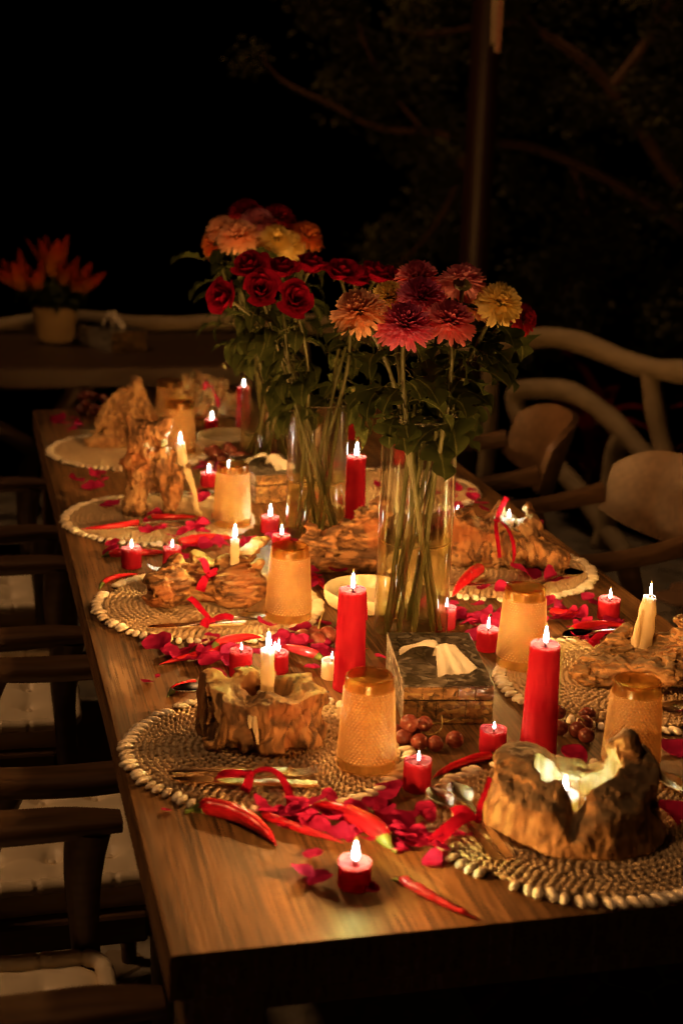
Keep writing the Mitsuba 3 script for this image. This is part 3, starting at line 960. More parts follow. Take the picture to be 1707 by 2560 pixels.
wood('hollow chunk of driftwood trunk with carved-looking flutes, nearest on the left', (.202, .553, Z0), -0.2,
     gnarled([((.07, -.02, .0), (.06, -.01, .045), .022, .016), ((-.065, .02, .0), (-.07, .03, .08), .018, .014)],
             [((.012, .004, .098), (.044, .030, .055)), ((-.034, -.062, .0), (.020, .03, .022)), ((.045, -.070, .02), (.006, .02, .045)), ((-.075, -.035, .05), (.010, .02, .03))],
             1, .0036, (26, 26, 8), .010, base=stump_base, lo=(-.125, -.105, 0), hi=(.125, .105, .125)))
wood('low driftwood with a sawn stub and one raised branch, second on the left', (.236, 1.184, Z0), -0.16,
     gnarled([((-.055, .0, .03), (-.098, -.03, .034), .030, .031), ((-.09, -.01, .05), (-.07, .0, .075), .020, .012), ((-.05, .01, .03), (.07, .0, .028), .030, .030), ((.03, -.02, .03), (.075, -.025, .025), .028, .022),
              ((.0, .03, .045), (-.03, .045, .07), .018, .012), ((.02, .035, .04), (.098, .055, .112), .020, .007), ((.05, .0, .05), (.085, .01, .075), .012, .007), ((.0, .02, .05), (.03, .03, .07), .02, .014), ((.02, .0, .045), (.045, .0, .058), .018, .014)],
             [((-.122, -.048, .036), (.018, .018, .019)), ((-.02, -.01, .065), (.03, .03, .020)), ((.02, -.055, .02), (.014, .016, .012)), ((.06, .04, .03), (.02, .02, .014))], 2, .006, (12, 34, 34), .010, lo=(-.15, -.09, 0), hi=(.14, .10, .14)), 'm_drift_long')
wood('tall upright twisted root with holes, third on the left', (.200, 1.812, Z0), -0.12,
     gnarled([((-.040, -.005, .0), (-.022, .0, .09), .020, .025), ((-.022, .0, .09), (-.012, .005, .175), .030, .034), ((-.038, .0, .185), (-.054, .005, .222), .016, .006), ((.018, .0, .175), (.034, .0, .208), .020, .012),
              ((.0, -.005, .115), (.046, -.01, .07), .026, .024), ((.050, -.012, .06), (.030, -.02, .0), .018, .010), ((.052, -.01, .09), (.070, -.005, .105), .014, .009), ((-.05, .0, .11), (-.066, .0, .095), .014, .008), ((.015, .01, .16), (.035, .005, .13), .02, .018)],
             [((.010, -.034, .150), (.012, .03, .030)), ((.034, -.036, .085), (.010, .02, .010)), ((.012, -.03, .078), (.008, .02, .010)), ((.003, -.02, .020), (.016, .05, .026)), ((.052, -.035, .062), (.007, .02, .008)), ((.03, -.03, .115), (.006, .02, .007))],
             3, .006, (34, 34, 12), .012, lo=(-.11, -.08, 0), hi=(.11, .08, .26)))
wood('pale triangular driftwood fin standing on the far left placemat', (.222, 2.50, Z0), -0.11,
     gnarled([((-.095, .0, .012), (.02, .0, .165), .014, .010), ((-.095, -.005, .015), (.07, -.01, .02), .018, .020), ((.02, .0, .16), (.07, .0, .04), .012, .020), ((-.005, .0, .06), (.070, .016, .055)), ((.0, .0, .10), (.035, .012, .05)), ((.02, .0, .165), (.016, .0, .188), .009, .005)],
             [((-.01, -.032, .05), (.05, .018, .03))], 4, .006, (30, 30, 12), .012, lo=(-.14, -.07, 0), hi=(.13, .07, .22)), 'm_drift_pale')


def crown_base(q):
    a = np.degrees(np.arctan2(q[:, 1], q[:, 0]))
    ang = np.array([-180, -150, -125, -108, -96, -86, -76, -62, -40, -15, 8, 28, 45, 75, 110, 140, 165, 180])
    hh = np.array([.090, .096, .102, .106, .092, .076, .084, .098, .098, .092, .092, .084, .048, .022, .026, .060, .082, .090])
    H = np.interp(a, ang, hh)
    R = np.hypot(q[:, 0] / 1.20, q[:, 1] / .92)
    mid = .070 + .16 * np.clip(.05 - q[:, 2], 0, .05) + .05 * np.clip(q[:, 2] - .05, -.05, .1) * -.8
    wall = np.abs(R - mid) - .0215
    top = (q[:, 2] - H - .58 * q[:, 1] + .25 * (R - mid)) * .82
    k = .006
    hmix = np.clip(.5 + .5 * (wall - top) / k, 0, 1)
    wall = top + (wall - top) * hmix + k * hmix * (1 - hmix)
    floor = np.maximum(R - .075, q[:, 2] - .020)
    return np.minimum(wall, floor)


wood('crown-shaped hollow driftwood bowl with two peaks and a candle glowing inside', (.556, .205, Z0), -0.41,
     gnarled([((.074, .020, .080), (.066, .024, .122), .013, .008), ((.042, .026, .110), (.062, .024, .116), .006, .009)], [((.098, -.02, .048), (.014, .012, .012)), ((.0, -.085, .06), (.006, .03, .03))], 5, .0015, (22, 22, 7), .007, base=crown_base, lo=(-.12, -.10, 0), hi=(.125, .10, .18)), 'm_drift_pale')
wood('jagged splintered driftwood holding an ivory taper at the right table edge', (.880, .668, Z0), -0.46,
     gnarled([((-.105, -.03, .018), (.03, -.045, .045), .018, .022), ((-.105, -.02, .022), (-.06, .03, .05), .016, .013), ((-.06, .03, .05), (-.045, .045, .075), .013, .008), ((-.05, .04, .03), (.03, .05, .045), .018, .022), ((.0, .02, .02), (.06, .0, .04), .030, .035),
              ((.06, .01, .05), (.075, .02, .12), .026, .014), ((.05, .02, .085), (.042, .02, .108), .014, .008), ((.09, .01, .06), (.12, .01, .115), .022, .010), ((.10, -.01, .03), (.15, .0, .05), .030, .020), ((.07, .0, .10), (.06, .0, .125), .010, .006), ((.04, -.03, .05), (.08, -.03, .06), .015, .01)],
             [((-.035, -.005, .062), (.05, .022, .030)), ((.02, .01, .075), (.025, .02, .016)), ((.11, -.035, .04), (.014, .02, .012))], 6, .010, (12, 38, 38), .010, lo=(-.14, -.10, 0), hi=(.19, .10, .16)), 'm_drift_pale_long')
wood('broad driftwood stump draped with red ribbons beyond the front vase', (.868, 1.345, Z0), -0.36,
     gnarled([((-.085, .0, .03), (-.08, .0, .075), .050, .036), ((-.03, .01, .03), (-.02, .01, .082), .052, .030), ((.0, .0, .04), (.105, -.01, .02), .052, .028), ((.03, .0, .07), (.05, .01, .085), .026, .018), ((-.01, .02, .08), (-.015, .02, .118), .02, .008), ((.035, .02, .09), (.04, .025, .115), .014, .008)],
             [((.010, -.005, .108), (.026, .040, .030)), ((.07, -.06, .02), (.012, .02, .018)), ((-.10, -.05, .05), (.013, .02, .013)), ((.03, -.058, .03), (.008, .02, .03))], 7, .0055, (26, 26, 10), .014, lo=(-.17, -.10, 0), hi=(.16, .10, .15)))
wood('driftwood log leaning between the rose vase and the front vase', (.545, 1.385, TZ + .0005), -0.25,
     gnarled([((-.065, -.02, .030), (.055, .02, .105), .030, .030), ((-.06, -.02, .02), (.04, -.01, .02), .030, .034), ((.03, .0, .03), (.05, .01, .10), .030, .026), ((.055, .02, .11), (.068, .022, .135), .020, .012), ((-.08, -.01, .05), (-.075, .0, .075), .02, .012)],
             [((-.045, -.058, .07), (.014, .02, .016)), ((.02, -.05, .055), (.02, .02, .010)), ((.035, -.04, .09), (.010, .02, .012))], 8, .0065, (16, 34, 30), .010, lo=(-.13, -.09, 0), hi=(.11, .09, .17)), 'm_drift_long')
wood('ragged orange-brown driftwood root at the far end behind the amber glasses', (.500, 2.86, TZ + .0005), -0.16,
     gnarled([((-.09, .0, .02), (.09, .0, .03), .030, .030), ((-.07, .0, .03), (-.07, .0, .115), .022, .012), ((-.02, .0, .04), (-.02, .0, .10), .040, .030), ((.03, .0, .05), (.038, .0, .155), .024, .008), ((.05, .0, .05), (.098, .0, .095), .024, .010), ((-.03, .0, .10), (-.045, .0, .135), .016, .007)],
             [((.065, -.03, .03), (.03, .03, .020)), ((.01, -.03, .08), (.012, .03, .03))], 9, .010, (36, 36, 16), .016, lo=(-.14, -.08, 0), hi=(.14, .08, .19)))


# ------------------------------------------------------------------ amber glasses, upside down
def tumbler():
    n, m = 140, 42 * 6
    z = np.linspace(.015, .118, n)
    a = np.arange(m) / m * 2 * PI
    r = np.interp(z, [0, .137], [.0418, .0335])
    rows = 25
    q = (z - .015) / (.118 - .015) * rows
    ph = (np.floor(q) % 2) * .5
    dz = (q % 1) - .5
    ax = a / (2 * PI) * 42
    D = ((ax[None] + ph[:, None]) % 1) - .5
    rr = np.sqrt(D ** 2 + dz[:, None] ** 2)
    hgt = np.clip(1 - (rr / .5) ** 2, 0, 1) * .0021
    R = r[:, None] + hgt
    Q = np.stack([R * np.cos(a), R * np.sin(a), np.repeat(z[:, None], m, 1)], -1)
    # closed by a doubled seam so that the dimple coordinates do not jump
    Q = np.concatenate([Q, Q[:, :1]], 1)
    uv = np.stack([np.repeat(np.r_[ax, 42.0][None], n, 0), np.repeat(q[:, None], m + 1, 1)], -1)
    return grid(Q), uv.reshape(-1, 2)


TUM_MESH, TUM_UV = tumbler()
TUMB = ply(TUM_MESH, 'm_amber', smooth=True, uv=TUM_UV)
TRIM = ply(lathe([(.0398, .0), (.0416, .0006), (.0420, .003), (.0410, .015)], 64), 'm_amber_plain', smooth=True)
TTOP = ply(lathe([(.0346, .118), (.0345, .130), (.0338, .1345), (.0318, .1368), (.0300, .1360), (.0285, .1335), (.014, .1322), (.0002, .1320)], 64), 'm_amber_plain', smooth=True)
TINN = ply(lathe([(.0322, .1205), (.020, .1212), (.0002, .1215)], 48), 'm_amber_plain', smooth=True)
for x, y, lab in [(.338, .438, 'dimpled amber glass upside down on the nearest left placemat beside the hollow stump'), (.359, 1.079, 'dimpled amber glass upside down on the second left placemat beside the low driftwood'),
                  (.365, 1.711, 'dimpled amber glass upside down glowing beside the long wax drip, third on the left'), (.700, .789, 'dimpled amber glass upside down behind the right pillar candle, beside the tissue box'),
                  (.709, .360, 'dimpled amber glass upside down behind the crown-shaped wooden bowl'), (.347, 2.415, 'dimpled amber glass upside down on the far left placemat, the nearer of the far pair'),
                  (.368, 2.758, 'dimpled amber glass upside down at the far end before the orange-brown root')]:
    t = thing('tumbler', lab, 'drinking glass', 'upside-down amber drinking glasses')
    M = mat4((x, y, TZ + .0085 if (x, y) not in ((.368, 2.758),) else TZ + .0005), x * 9)
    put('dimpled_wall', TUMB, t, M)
    put('rim', TRIM, t, M)
    put('base', TTOP, t, M)
    put('inner_base', TINN, t, M)


# ------------------------------------------------------------------ flowers
def mum(seed, N=300, open_=1.0):
    r = np.random.default_rng(seed)
    i = np.arange(N)
    f = (i + .5) / N
    th0 = np.radians(5 + 112 * f ** .85 * open_) + r.normal(0, .06, N)
    ph = i * 2.39996 + r.normal(0, .07, N)
    L = (.34 + .30 * f ** .8) * (1 + r.normal(0, .07, N))
    bend = np.where(f < .3, -.75 + 1.2 * f, -.39 + .95 * (f - .3)) + r.normal(0, .14, N)
    W = .058 + .040 * f
    n, m = 6, 3
    s = np.linspace(0, 1, n)
    th = th0[:, None] + bend[:, None] * s[None]
    rr = np.cumsum(np.c_[np.zeros(N), np.sin(th[:, 1:])], 1) * (L / (n - 1))[:, None] + (.40 * f ** .5 * np.sin(th0 * .92))[:, None]
    zz = np.cumsum(np.c_[np.zeros(N), np.cos(th[:, 1:])], 1) * (L / (n - 1))[:, None] + (.36 * np.cos(th0 * .92))[:, None] - .06
    w = W[:, None] * np.interp(s, [0, .3, .7, .9, 1], [.35, .8, 1.0, .85, .30])[None]
    tt = np.linspace(-1, 1, m)
    cup = -.45 * (1 - np.abs(tt))
    er = np.stack([np.cos(ph), np.sin(ph), 0 * ph], -1)
    ep = np.stack([-np.sin(ph), np.cos(ph), 0 * ph], -1)
    ez = np.array([0, 0, 1.0])
    nr, nz = -np.cos(th), np.sin(th)         # normal in the (r, z) plane, towards the axis
    R = rr[..., None] - (nr * w)[..., None] * cup
    Zz = zz[..., None] - (nz * w)[..., None] * cup
    Q = er[:, None, None] * R[..., None] + ez * Zz[..., None] + ep[:, None, None] * (w[..., None] * tt)[..., None]
    V, F, U, at = [], [], [], 0
    for k in range(N):
        v, fc = grid(Q[k])
        V.append(v)
        F.append(fc + at)
        at += len(v)
        U.append(np.c_[np.full(n * m, f[k]), np.repeat(s, m)])
    return np.vstack(V), np.vstack(F), np.vstack(U)


MUM = {}
for mname in ('peach', 'yellow', 'crimson', 'coral', 'rose', 'dark', 'orange'):
    v, f, u = mum(len(MUM) + 1, open_=.92 if mname != 'yellow' else 1.05)
    MUM[mname] = ply((v, f), 'm_mum_' + mname, smooth=True, uv=u)


def leaf_mesh(kind, seed):
    r = np.random.default_rng(seed)
    n, m = 19, 7
    s = np.linspace(0, 1, n)
    if kind == 'mum':
        w = .36 * np.sin(PI * s ** .85) ** .8 * (1 + .42 * np.sin(s * 2 * PI * 2.6 + .4)) + .012
    elif kind == 'rose':
        w = .30 * np.sin(PI * s ** .8) ** .85 * (1 + .03 * np.sin(s * 80)) + .006
    else:
        w = .13 * np.sin(PI * s ** .7) ** .7 + .004
    tt = np.linspace(-1, 1, m)
    ang = r.uniform(-.1, .5) - r.uniform(.9, 1.9) * s
    y = np.cumsum(np.r_[0, np.cos(ang[1:])]) / (n - 1)
    z = np.cumsum(np.r_[0, np.sin(ang[1:])]) / (n - 1)
    fold = r.uniform(.15, .45)
    wav = .05 * np.sin(s[:, None] * 14 + r.uniform(0, 6)) * tt[None] * np.abs(tt[None])
    back = .10 * np.abs(tt)[None] * np.sin(s * 2 * PI * 2.6)[:, None] * (1 if kind == 'mum' else .2)
    Q = np.stack([w[:, None] * tt[None] * (1 - .08 * fold), y[:, None] + back * .4, z[:, None] + fold * np.abs(w[:, None] * tt[None]) + wav * w[:, None] * 3 + r.uniform(-.1, .1) * tt[None] * s[:, None]], -1)
    pet = tube([(0, -.16, -.05), (0, -.06, .0), (0, .03, .0)], [.016, .014, .010], 5, False, n=5)
    v, f = grid(Q)
    uv = np.c_[np.repeat(s, m), np.tile((tt + 1) / 2, n)]
    vv, ff = join((v, f), pet)
    return ply((vv, ff), 'm_leaf', smooth=True, uv=np.vstack([uv, np.full((len(pet[0]), 2), .5)]))


LEAF = {k: [leaf_mesh(k, 10 * i + j) for i in range(5)] for j, k in enumerate(('mum', 'rose', 'lance'))}


def bez(a, b, c, n):
    t = np.linspace(0, 1, n)[:, None]
    return (1 - t) ** 2 * a + 2 * t * (1 - t) * b + t ** 2 * c


fr = np.random.default_rng(33)


def stem_line(head, axis, rim, bottom):
    head, rim, bottom = (np.asarray(q, float) for q in (head, rim, bottom))
    d = rim - bottom
    mid = rim + d / np.linalg.norm(d) * np.linalg.norm(head - rim) * .55
    up = bez(head, mid, rim, 14)
    return np.vstack([up, np.linspace(rim, bottom, 14)[1:]])


def leaves_on(t, path, kind, count, lo, hi, size, seed, droop=0.2, away=None):
    r = np.random.default_rng(seed)
    for k in range(count):
        q = path[int(np.clip(lo + (hi - lo) * (k + r.uniform(0, .8)) / count, 0, len(path) - 1))]
        az = k * 2.4 + r.uniform(-.5, .5) + seed
        if away is not None:
            az = az if r.uniform() < .55 else math.atan2(away[1], away[0]) + r.uniform(-.9, .9)
        sz = size * r.uniform(.75, 1.2)
        M = mat4(q, az - PI / 2, sz, r.uniform(-.4, .35) - droop, r.uniform(-.35, .35))
        out = M[:3, 1] / sz
        pl = sz * .16 + (r.uniform(.004, .045) if kind == 'rose' else r.uniform(.0, .02))
        M[:3, 3] += out * pl
        lf = put('leaf', LEAF[kind][r.integers(5)], t, M)
        if pl > sz * .16 + .012:
            put('petiole', ply(tube([q, q + out * pl * .5 + [0, 0, .003], M[:3, 3] - out * .1 * sz], [.0012, .0010, .0009], 5, n=6), 'm_stem', smooth=True), lf)


def vase(x, y, r, h, level, lab):
    t = thing('glass_vase', lab, 'vase', 'clear cylindrical glass vases')
    M = mat4((x, y, TZ + .0005))
    lv_ = np.linspace(.004, h, 12)
    rr_ = r * (1 + .004 * np.sin(lv_ * 40 + x * 9))
    for a0, mt in ((-PI, 'm_glass'), (0.0, 'm_glass_streaky')):
        aa = a0 - .30 + np.linspace(0, PI, 49)
        Qv = np.stack([rr_[:, None] * np.cos(aa), rr_[:, None] * np.sin(aa), np.repeat(lv_[:, None], 49, 1)], -1)
        put('wall', ply(grid(Qv), mt, smooth=True, uv=np.c_[np.tile(aa, 12), np.repeat(lv_, 49)]), t, M)
    a = np.arange(73) / 72 * 2 * PI
    put('rim', ply(tube(np.stack([r * np.cos(a), r * np.sin(a), a * 0 + h], 1), [.0017], 8, False), 'm_glass_streaky', smooth=True), t, M)
    put('base', ply(lathe([(.0002, .001), (r - .003, .001), (r, .004), (r - .003, .012), (.0002, .010)], 64), 'm_glass', smooth=30), t, M)
    put('water', ply(join(lathe([(.0002, level), (r - .004, level), (r - .0025, level + .0015), (r - .0012, level + .003)], 64), lathe([(r - .0025, .0125), (r - .0025, level)], 64)), 'm_water_glass', smooth=30), t, M)


VA = (.558, .968, .0655, .400)
VB = (.528, 1.605, .064, .300)
VC = (.553, 2.270, .070, .330)
vase(*VA, .180, 'tall clear cylinder vase of chrysanthemums in the middle of the table, nearest of the three')
vase(*VB, .132, 'clear cylinder vase of red roses, middle one of the three')
vase(*VC, .090, 'clear cylinder vase of chrysanthemums and foliage, farthest of the three')


def flower(kind, name, head, axis, R, vs, lab, cat, group, nl, lkind, lsize, seed, bloom):
    r = np.random.default_rng(seed)
    x, y, vr, vh = vs
    t = thing(name, lab, cat, group)
    d = np.array([head[0] - x, head[1] - y])
    d = d / max(np.linalg.norm(d), .03)
    rim = np.array([x + d[0] * vr * .74 + r.uniform(-.016, .016), y + d[1] * vr * .74 + r.uniform(-.016, .016), TZ + vh])
    ang = math.atan2(-d[1], -d[0]) + r.uniform(-1.5, 1.5)
    rb = vr * r.uniform(.62, .92)
    bot = np.array([x + rb * math.cos(ang), y + rb * math.sin(ang), TZ + .016])
    path = stem_line(np.asarray(head) - np.asarray(axis) / np.linalg.norm(axis) * R * .05, axis, rim, bot)
    rad = .0040 if kind == 'mum' else .0034
    rads = rad * (1 + .10 * np.sin(np.arange(len(path)) * 2.1 + seed)) * np.linspace(.9, 1.2, len(path))
    rads[::5] *= 1.25
    put('stem', ply(tube(path, rads, 8), 'm_stem', smooth=True), t)
    bloom(t, head, axis, R, r)
    leaves_on(t, path, lkind, nl, 2, 15, lsize, seed, .35, d)


def mum_bloom(col):
    def fn(t, head, axis, R, r):
        M = align(head, axis, R, r.uniform(0, 6))
        put('bloom', MUM[col], t, M)
        v, f = blob((.36, .36, .30), 2, (0, 0, -.04))
        put('calyx', ply((v, f), 'm_stem', smooth=True), t, M)
    return fn


MG = 'chrysanthemums in the nearest vase'
for head, ax, R, col, lab, nl in [
        ((.430, .925, 1.338), (-.35, -.45, .85), .0455, 'peach', 'large peach chrysanthemum, leftmost bloom of the nearest vase', 5),
        ((.512, 1.03, 1.348), (-.1, -.3, .95), .036, 'yellow', 'small yellow chrysanthemum tucked behind the peach one', 3),
        ((.556, .99, 1.352), (-.1, -.5, .85), .043, 'crimson', 'dark pink chrysanthemum above the two coral ones, facing the camera', 3),
        ((.566, 1.05, 1.378), (-.05, -.2, .95), .040, 'coral', 'coral red chrysanthemum at the very top of the nearest vase', 3),
        ((.628, .99, 1.378), (.25, .45, .80), .042, 'rose', 'dusty pink chrysanthemum turned away so that its green underside shows', 4),
        ((.504, .905, 1.318), (-.08, -.45, .88), .0475, 'crimson', 'crimson chrysanthemum with paler hanging petals, front centre of the nearest vase', 5),
        ((.584, .915, 1.322), (.1, -.42, .90), .0455, 'coral', 'coral chrysanthemum just right of the crimson front one', 5),
        ((.682, .945, 1.350), (.1, -.75, .62), .040, 'yellow', 'bright yellow chrysanthemum at the right of the nearest vase', 6),
        ((.752, 1.02, 1.312), (.55, -.6, .4), .030, 'dark', 'dark red chrysanthemum low at the right edge of the nearest bouquet', 5),
        ((.655, 1.02, 1.330), (.2, -.2, .95), .034, 'peach', 'faded peach chrysanthemum half hidden beneath the dusty pink one', 5)]:
    flower('mum', 'chrysanthemum', head, ax, R * 1.08, VA, lab, 'flower', MG, nl + 3, 'mum', .074, int(abs(head[0] * 977 + head[1] * 131)), mum_bloom(col))


# roses: petals are parts
def rose_petals():
    out = []
    for k in range(13):
        q = k / 12
        n, m = 9, 9
        s, tt = np.linspace(0, 1, n), np.linspace(-1, 1, m)
        S_, T_ = np.meshgrid(s, tt, indexing='ij')
        rk, hk, fl = .26 + .62 * q, 1.15 - .30 * q, .02 + .55 * q ** 2
        az = k * 2.4 + T_ * (1.15 - .1 * q) * np.interp(S_, [0, .4, 1], [.6, 1, .8])
        r = rk * (.30 + .70 * np.sin(PI / 2 * S_ ** .75)) + fl * np.clip(S_ - .55, 0, 1) ** 1.5 * 2.2
        z = hk * S_ * (1 - .22 * T_ ** 2) - .28 * q * np.clip(S_ - .7, 0, 1) * 2 + .04 * np.sin(T_ * 4 + k) * S_
        r = r + .03 * np.sin(T_ * 5 + k * 2) * S_
        out.append(ply(grid(np.stack([r * np.cos(az), r * np.sin(az), z], -1)), 'm_rose', smooth=True))
    return out


RP = rose_petals()
SEPAL = ply(join(*[moved(grid(np.stack([np.array([[-.05, 0, .05], [-.13, 0, .13], [-.10, 0, .10], [-.02, 0, .02]]), np.array([[.08] * 3, [.30] * 3, [.42] * 3, [.5] * 3]), np.array([[.0] * 3, [.08] * 3, [.0] * 3, [-.14] * 3])], -1)), mat4((0, 0, 0), k * 1.2566)) for k in range(5)],
                 blob((.16, .16, .2), 1, (0, 0, -.05))), 'm_stem', smooth=True)


def rose_bloom(t, head, axis, R, r):
    M = align(head, axis, R, r.uniform(0, 6))
    for p_ in RP:
        put('petal', p_, t, M)
    put('calyx', SEPAL, t, M)


RG = 'red roses in the middle vase'
for head, ax, lab in [((.373, 1.58, 1.325), (-.3, -.5, .8), 'red rose standing highest on the left of the rose bouquet'), ((.385, 1.54, 1.288), (-.1, -.8, .5), 'red rose facing the camera below the highest left rose'),
                      ((.325, 1.56, 1.272), (-.8, -.5, .3), 'red rose bent outward at the far left of the bouquet'), ((.440, 1.60, 1.315), (0, -.3, .95), 'red rose in the upper middle of the rose bouquet'),
                      ((.500, 1.62, 1.322), (.2, -.2, .95), 'dark red rose at the top right of the main rose cluster'), ((.452, 1.53, 1.272), (.05, -.85, .45), 'open red rose lowest in the cluster, looking straight at the camera'),
                      ((.571, 1.62, 1.310), (.0, -.5, .85), 'bright red rose standing apart just left of the chrysanthemums'), ((.654, 1.66, 1.300), (.3, -.3, .9), 'shadowed red rose behind the peach chrysanthemum'),
                      ((.618, 1.68, 1.290), (.1, -.3, .95), 'dark red rose beside the one that stands apart'), ((.69, 1.66, 1.290), (.5, -.3, .7), 'dim red rose at the right end of the rose bouquet')]:
    flower('rose', 'rose', head, ax, .0355, VB, lab, 'flower', RG, 9, 'rose', .066, int(head[0] * 1313 + head[1] * 77), rose_bloom)
FG = 'chrysanthemums in the farthest vase'
for head, ax, R, col, lab in [((.456, 2.20, 1.340), (-.2, -.4, .9), .056, 'peach', 'big peach chrysanthemum in the farthest vase, front left'), ((.425, 2.26, 1.350), (-.5, -.2, .8), .046, 'peach', 'peach chrysanthemum leaning left in the farthest vase'),
                              ((.517, 2.28, 1.366), (0, -.3, .95), .052, 'rose', 'pink chrysanthemum on top of the farthest vase'), ((.550, 2.20, 1.334), (.1, -.5, .85), .048, 'yellow', 'golden chrysanthemum in the farthest vase, front middle'),
                              ((.592, 2.24, 1.318), (.2, -.5, .8), .046, 'yellow', 'golden chrysanthemum just right of the front middle one in the farthest vase'), ((.639, 2.27, 1.336), (.4, -.2, .85), .050, 'orange', 'rust orange chrysanthemum at the right of the farthest vase'),
                              ((.499, 2.33, 1.388), (0, 0, 1), .048, 'dark', 'dark red chrysanthemum at the crown of the farthest bouquet'), ((.575, 2.31, 1.376), (.2, 0, 1), .050, 'dark', 'dark red chrysanthemum at the upper right of the farthest bouquet'),
                              ((.412, 2.27, 1.318), (-.7, -.2, .5), .044, 'orange', 'rust red chrysanthemum low at the left of the farthest bouquet')]:
    flower('mum', 'far_chrysanthemum', head, ax, R, VC, lab, 'flower', FG, 8, 'rose', .074, int(head[0] * 911 + head[1] * 57), mum_bloom(col))

# ------------------------------------------------------------------ loose rose petals


def loose_petal(seed):
    r = np.random.default_rng(seed)
    n = 8
    a, b = np.meshgrid(np.linspace(-1, 1, n), np.linspace(-1, 1, n), indexing='ij')
    x = a * np.sqrt(1 - .45 * b ** 2) * (1 + .22 * b)
    y = b * np.sqrt(1 - .45 * a ** 2)
    cup, curl = r.uniform(.15, .55), r.uniform(-.2, .5)
    z = cup * (x ** 2 * r.uniform(.6, 1.2) + y ** 2 * r.uniform(.1, .7)) - curl * np.clip(b, 0, 1) ** 2 * .5 + .07 * np.sin(a * 4 + seed) * np.cos(b * 3) + .1
    return ply(grid(np.stack([x, y, z], -1)), 'm_petal', smooth=True)


LP = [loose_petal(i) for i in range(9)]
pr = np.random.default_rng(8)


def petal(x, y, z, s, lab, group=None, name='rose_petal'):
    put(name, LP[pr.integers(len(LP))], None, mat4((x, y, z), pr.uniform(0, 6.28), s * pr.uniform(.8, 1.2), pr.uniform(-.5, .5), pr.uniform(-.5, .5)), lab, 'petal', group)


def heap(cx, cy, sx, sy, n, lab, group, s=.0165, rot=0.0, pile=.016, avoid=()):
    k = 0
    while k < n:
        u, v = pr.normal(0, 1, 2)
        if abs(u) > 2.2 or abs(v) > 2.2:
            continue
        x, y = u * sx, v * sy
        x, y = cx + x * math.cos(rot) - y * math.sin(rot), cy + x * math.sin(rot) + y * math.cos(rot)
        if any(math.hypot(x - a, y - b) < c for a, b, c in avoid) or not (.01 < x < TW - .01 and y > .02):
            continue
        onmat = any(math.hypot(x - a[0], y - a[1]) < .215 for a, _ in MATS)
        d = math.hypot(u, v)
        petal(x, y, TZ + .006 + (.007 if onmat else 0) + pr.uniform(0, pile) * max(0, 1 - d / 2), s, lab, group)
        k += 1


CAN = [(.222, 2.86, .035)] + [(v[0], v[1], v[2] + .018) for v in VOT] + [(p_[0], p_[1], p_[2] + .015) for p_ in PIL] + [(.338, .438, .05), (.359, 1.079, .05), (.7, .789, .05), (.558, .968, .07), (.528, 1.605, .07), (.523, .70, .12)]
heap(.300, .255, .058, .036, 32, 'red rose petal heaped between the two nearest placemats', 'petals heaped between the two nearest placemats', rot=-.6, pile=.02, avoid=CAN)
heap(.225, .285, .040, .014, 12, 'red rose petal beside the fat chilies at the front edge of the nearest left placemat', 'petals beside the fat chilies', rot=-.5, avoid=CAN)
heap(.310, .905, .085, .062, 42, 'red rose petal in the pile between the nearest stump and the second placemat', 'petals piled behind the nearest stump', rot=.4, pile=.02, avoid=CAN)
heap(.160, .905, .05, .03, 9, 'red rose petal on bare wood left of the pile behind the nearest stump', 'petals left of the pile behind the nearest stump', avoid=CAN)
heap(.820, 1.03, .12, .085, 46, 'red rose petal strewn between the right-hand placemats beyond the amber glass', 'petals between the right placemats', rot=.1, avoid=CAN)
heap(.690, 1.00, .03, .04, 14, 'red rose petal lying at the right foot of the front vase', 'petals at the foot of the front vase', avoid=CAN)
heap(.250, 1.62, .13, .075, 36, 'red rose petal strewn before the third left placemat', 'petals before the third left placemat', avoid=CAN)
heap(.470, 2.05, .14, .16, 26, 'red rose petal scattered in the dark middle of the far half', 'petals in the middle of the far half', avoid=CAN)
heap(.930, 1.80, .08, .12, 20, 'red rose petal on the far right edge beyond the ribboned stump', 'petals on the far right edge', avoid=CAN)
heap(.110, 2.15, .035, .06, 8, 'red rose petal near the left edge before the far left placemat', 'petals before the far left placemat', avoid=CAN)
heap(.080, 2.82, .03, .05, 6, 'red rose petal on the far left corner of the table', 'petals on the far left corner', avoid=CAN)
heap(.46, 1.36, .03, .05, 8, 'red rose petal beside the cream dish left of the leaning log', 'petals beside the cream dish', avoid=CAN)
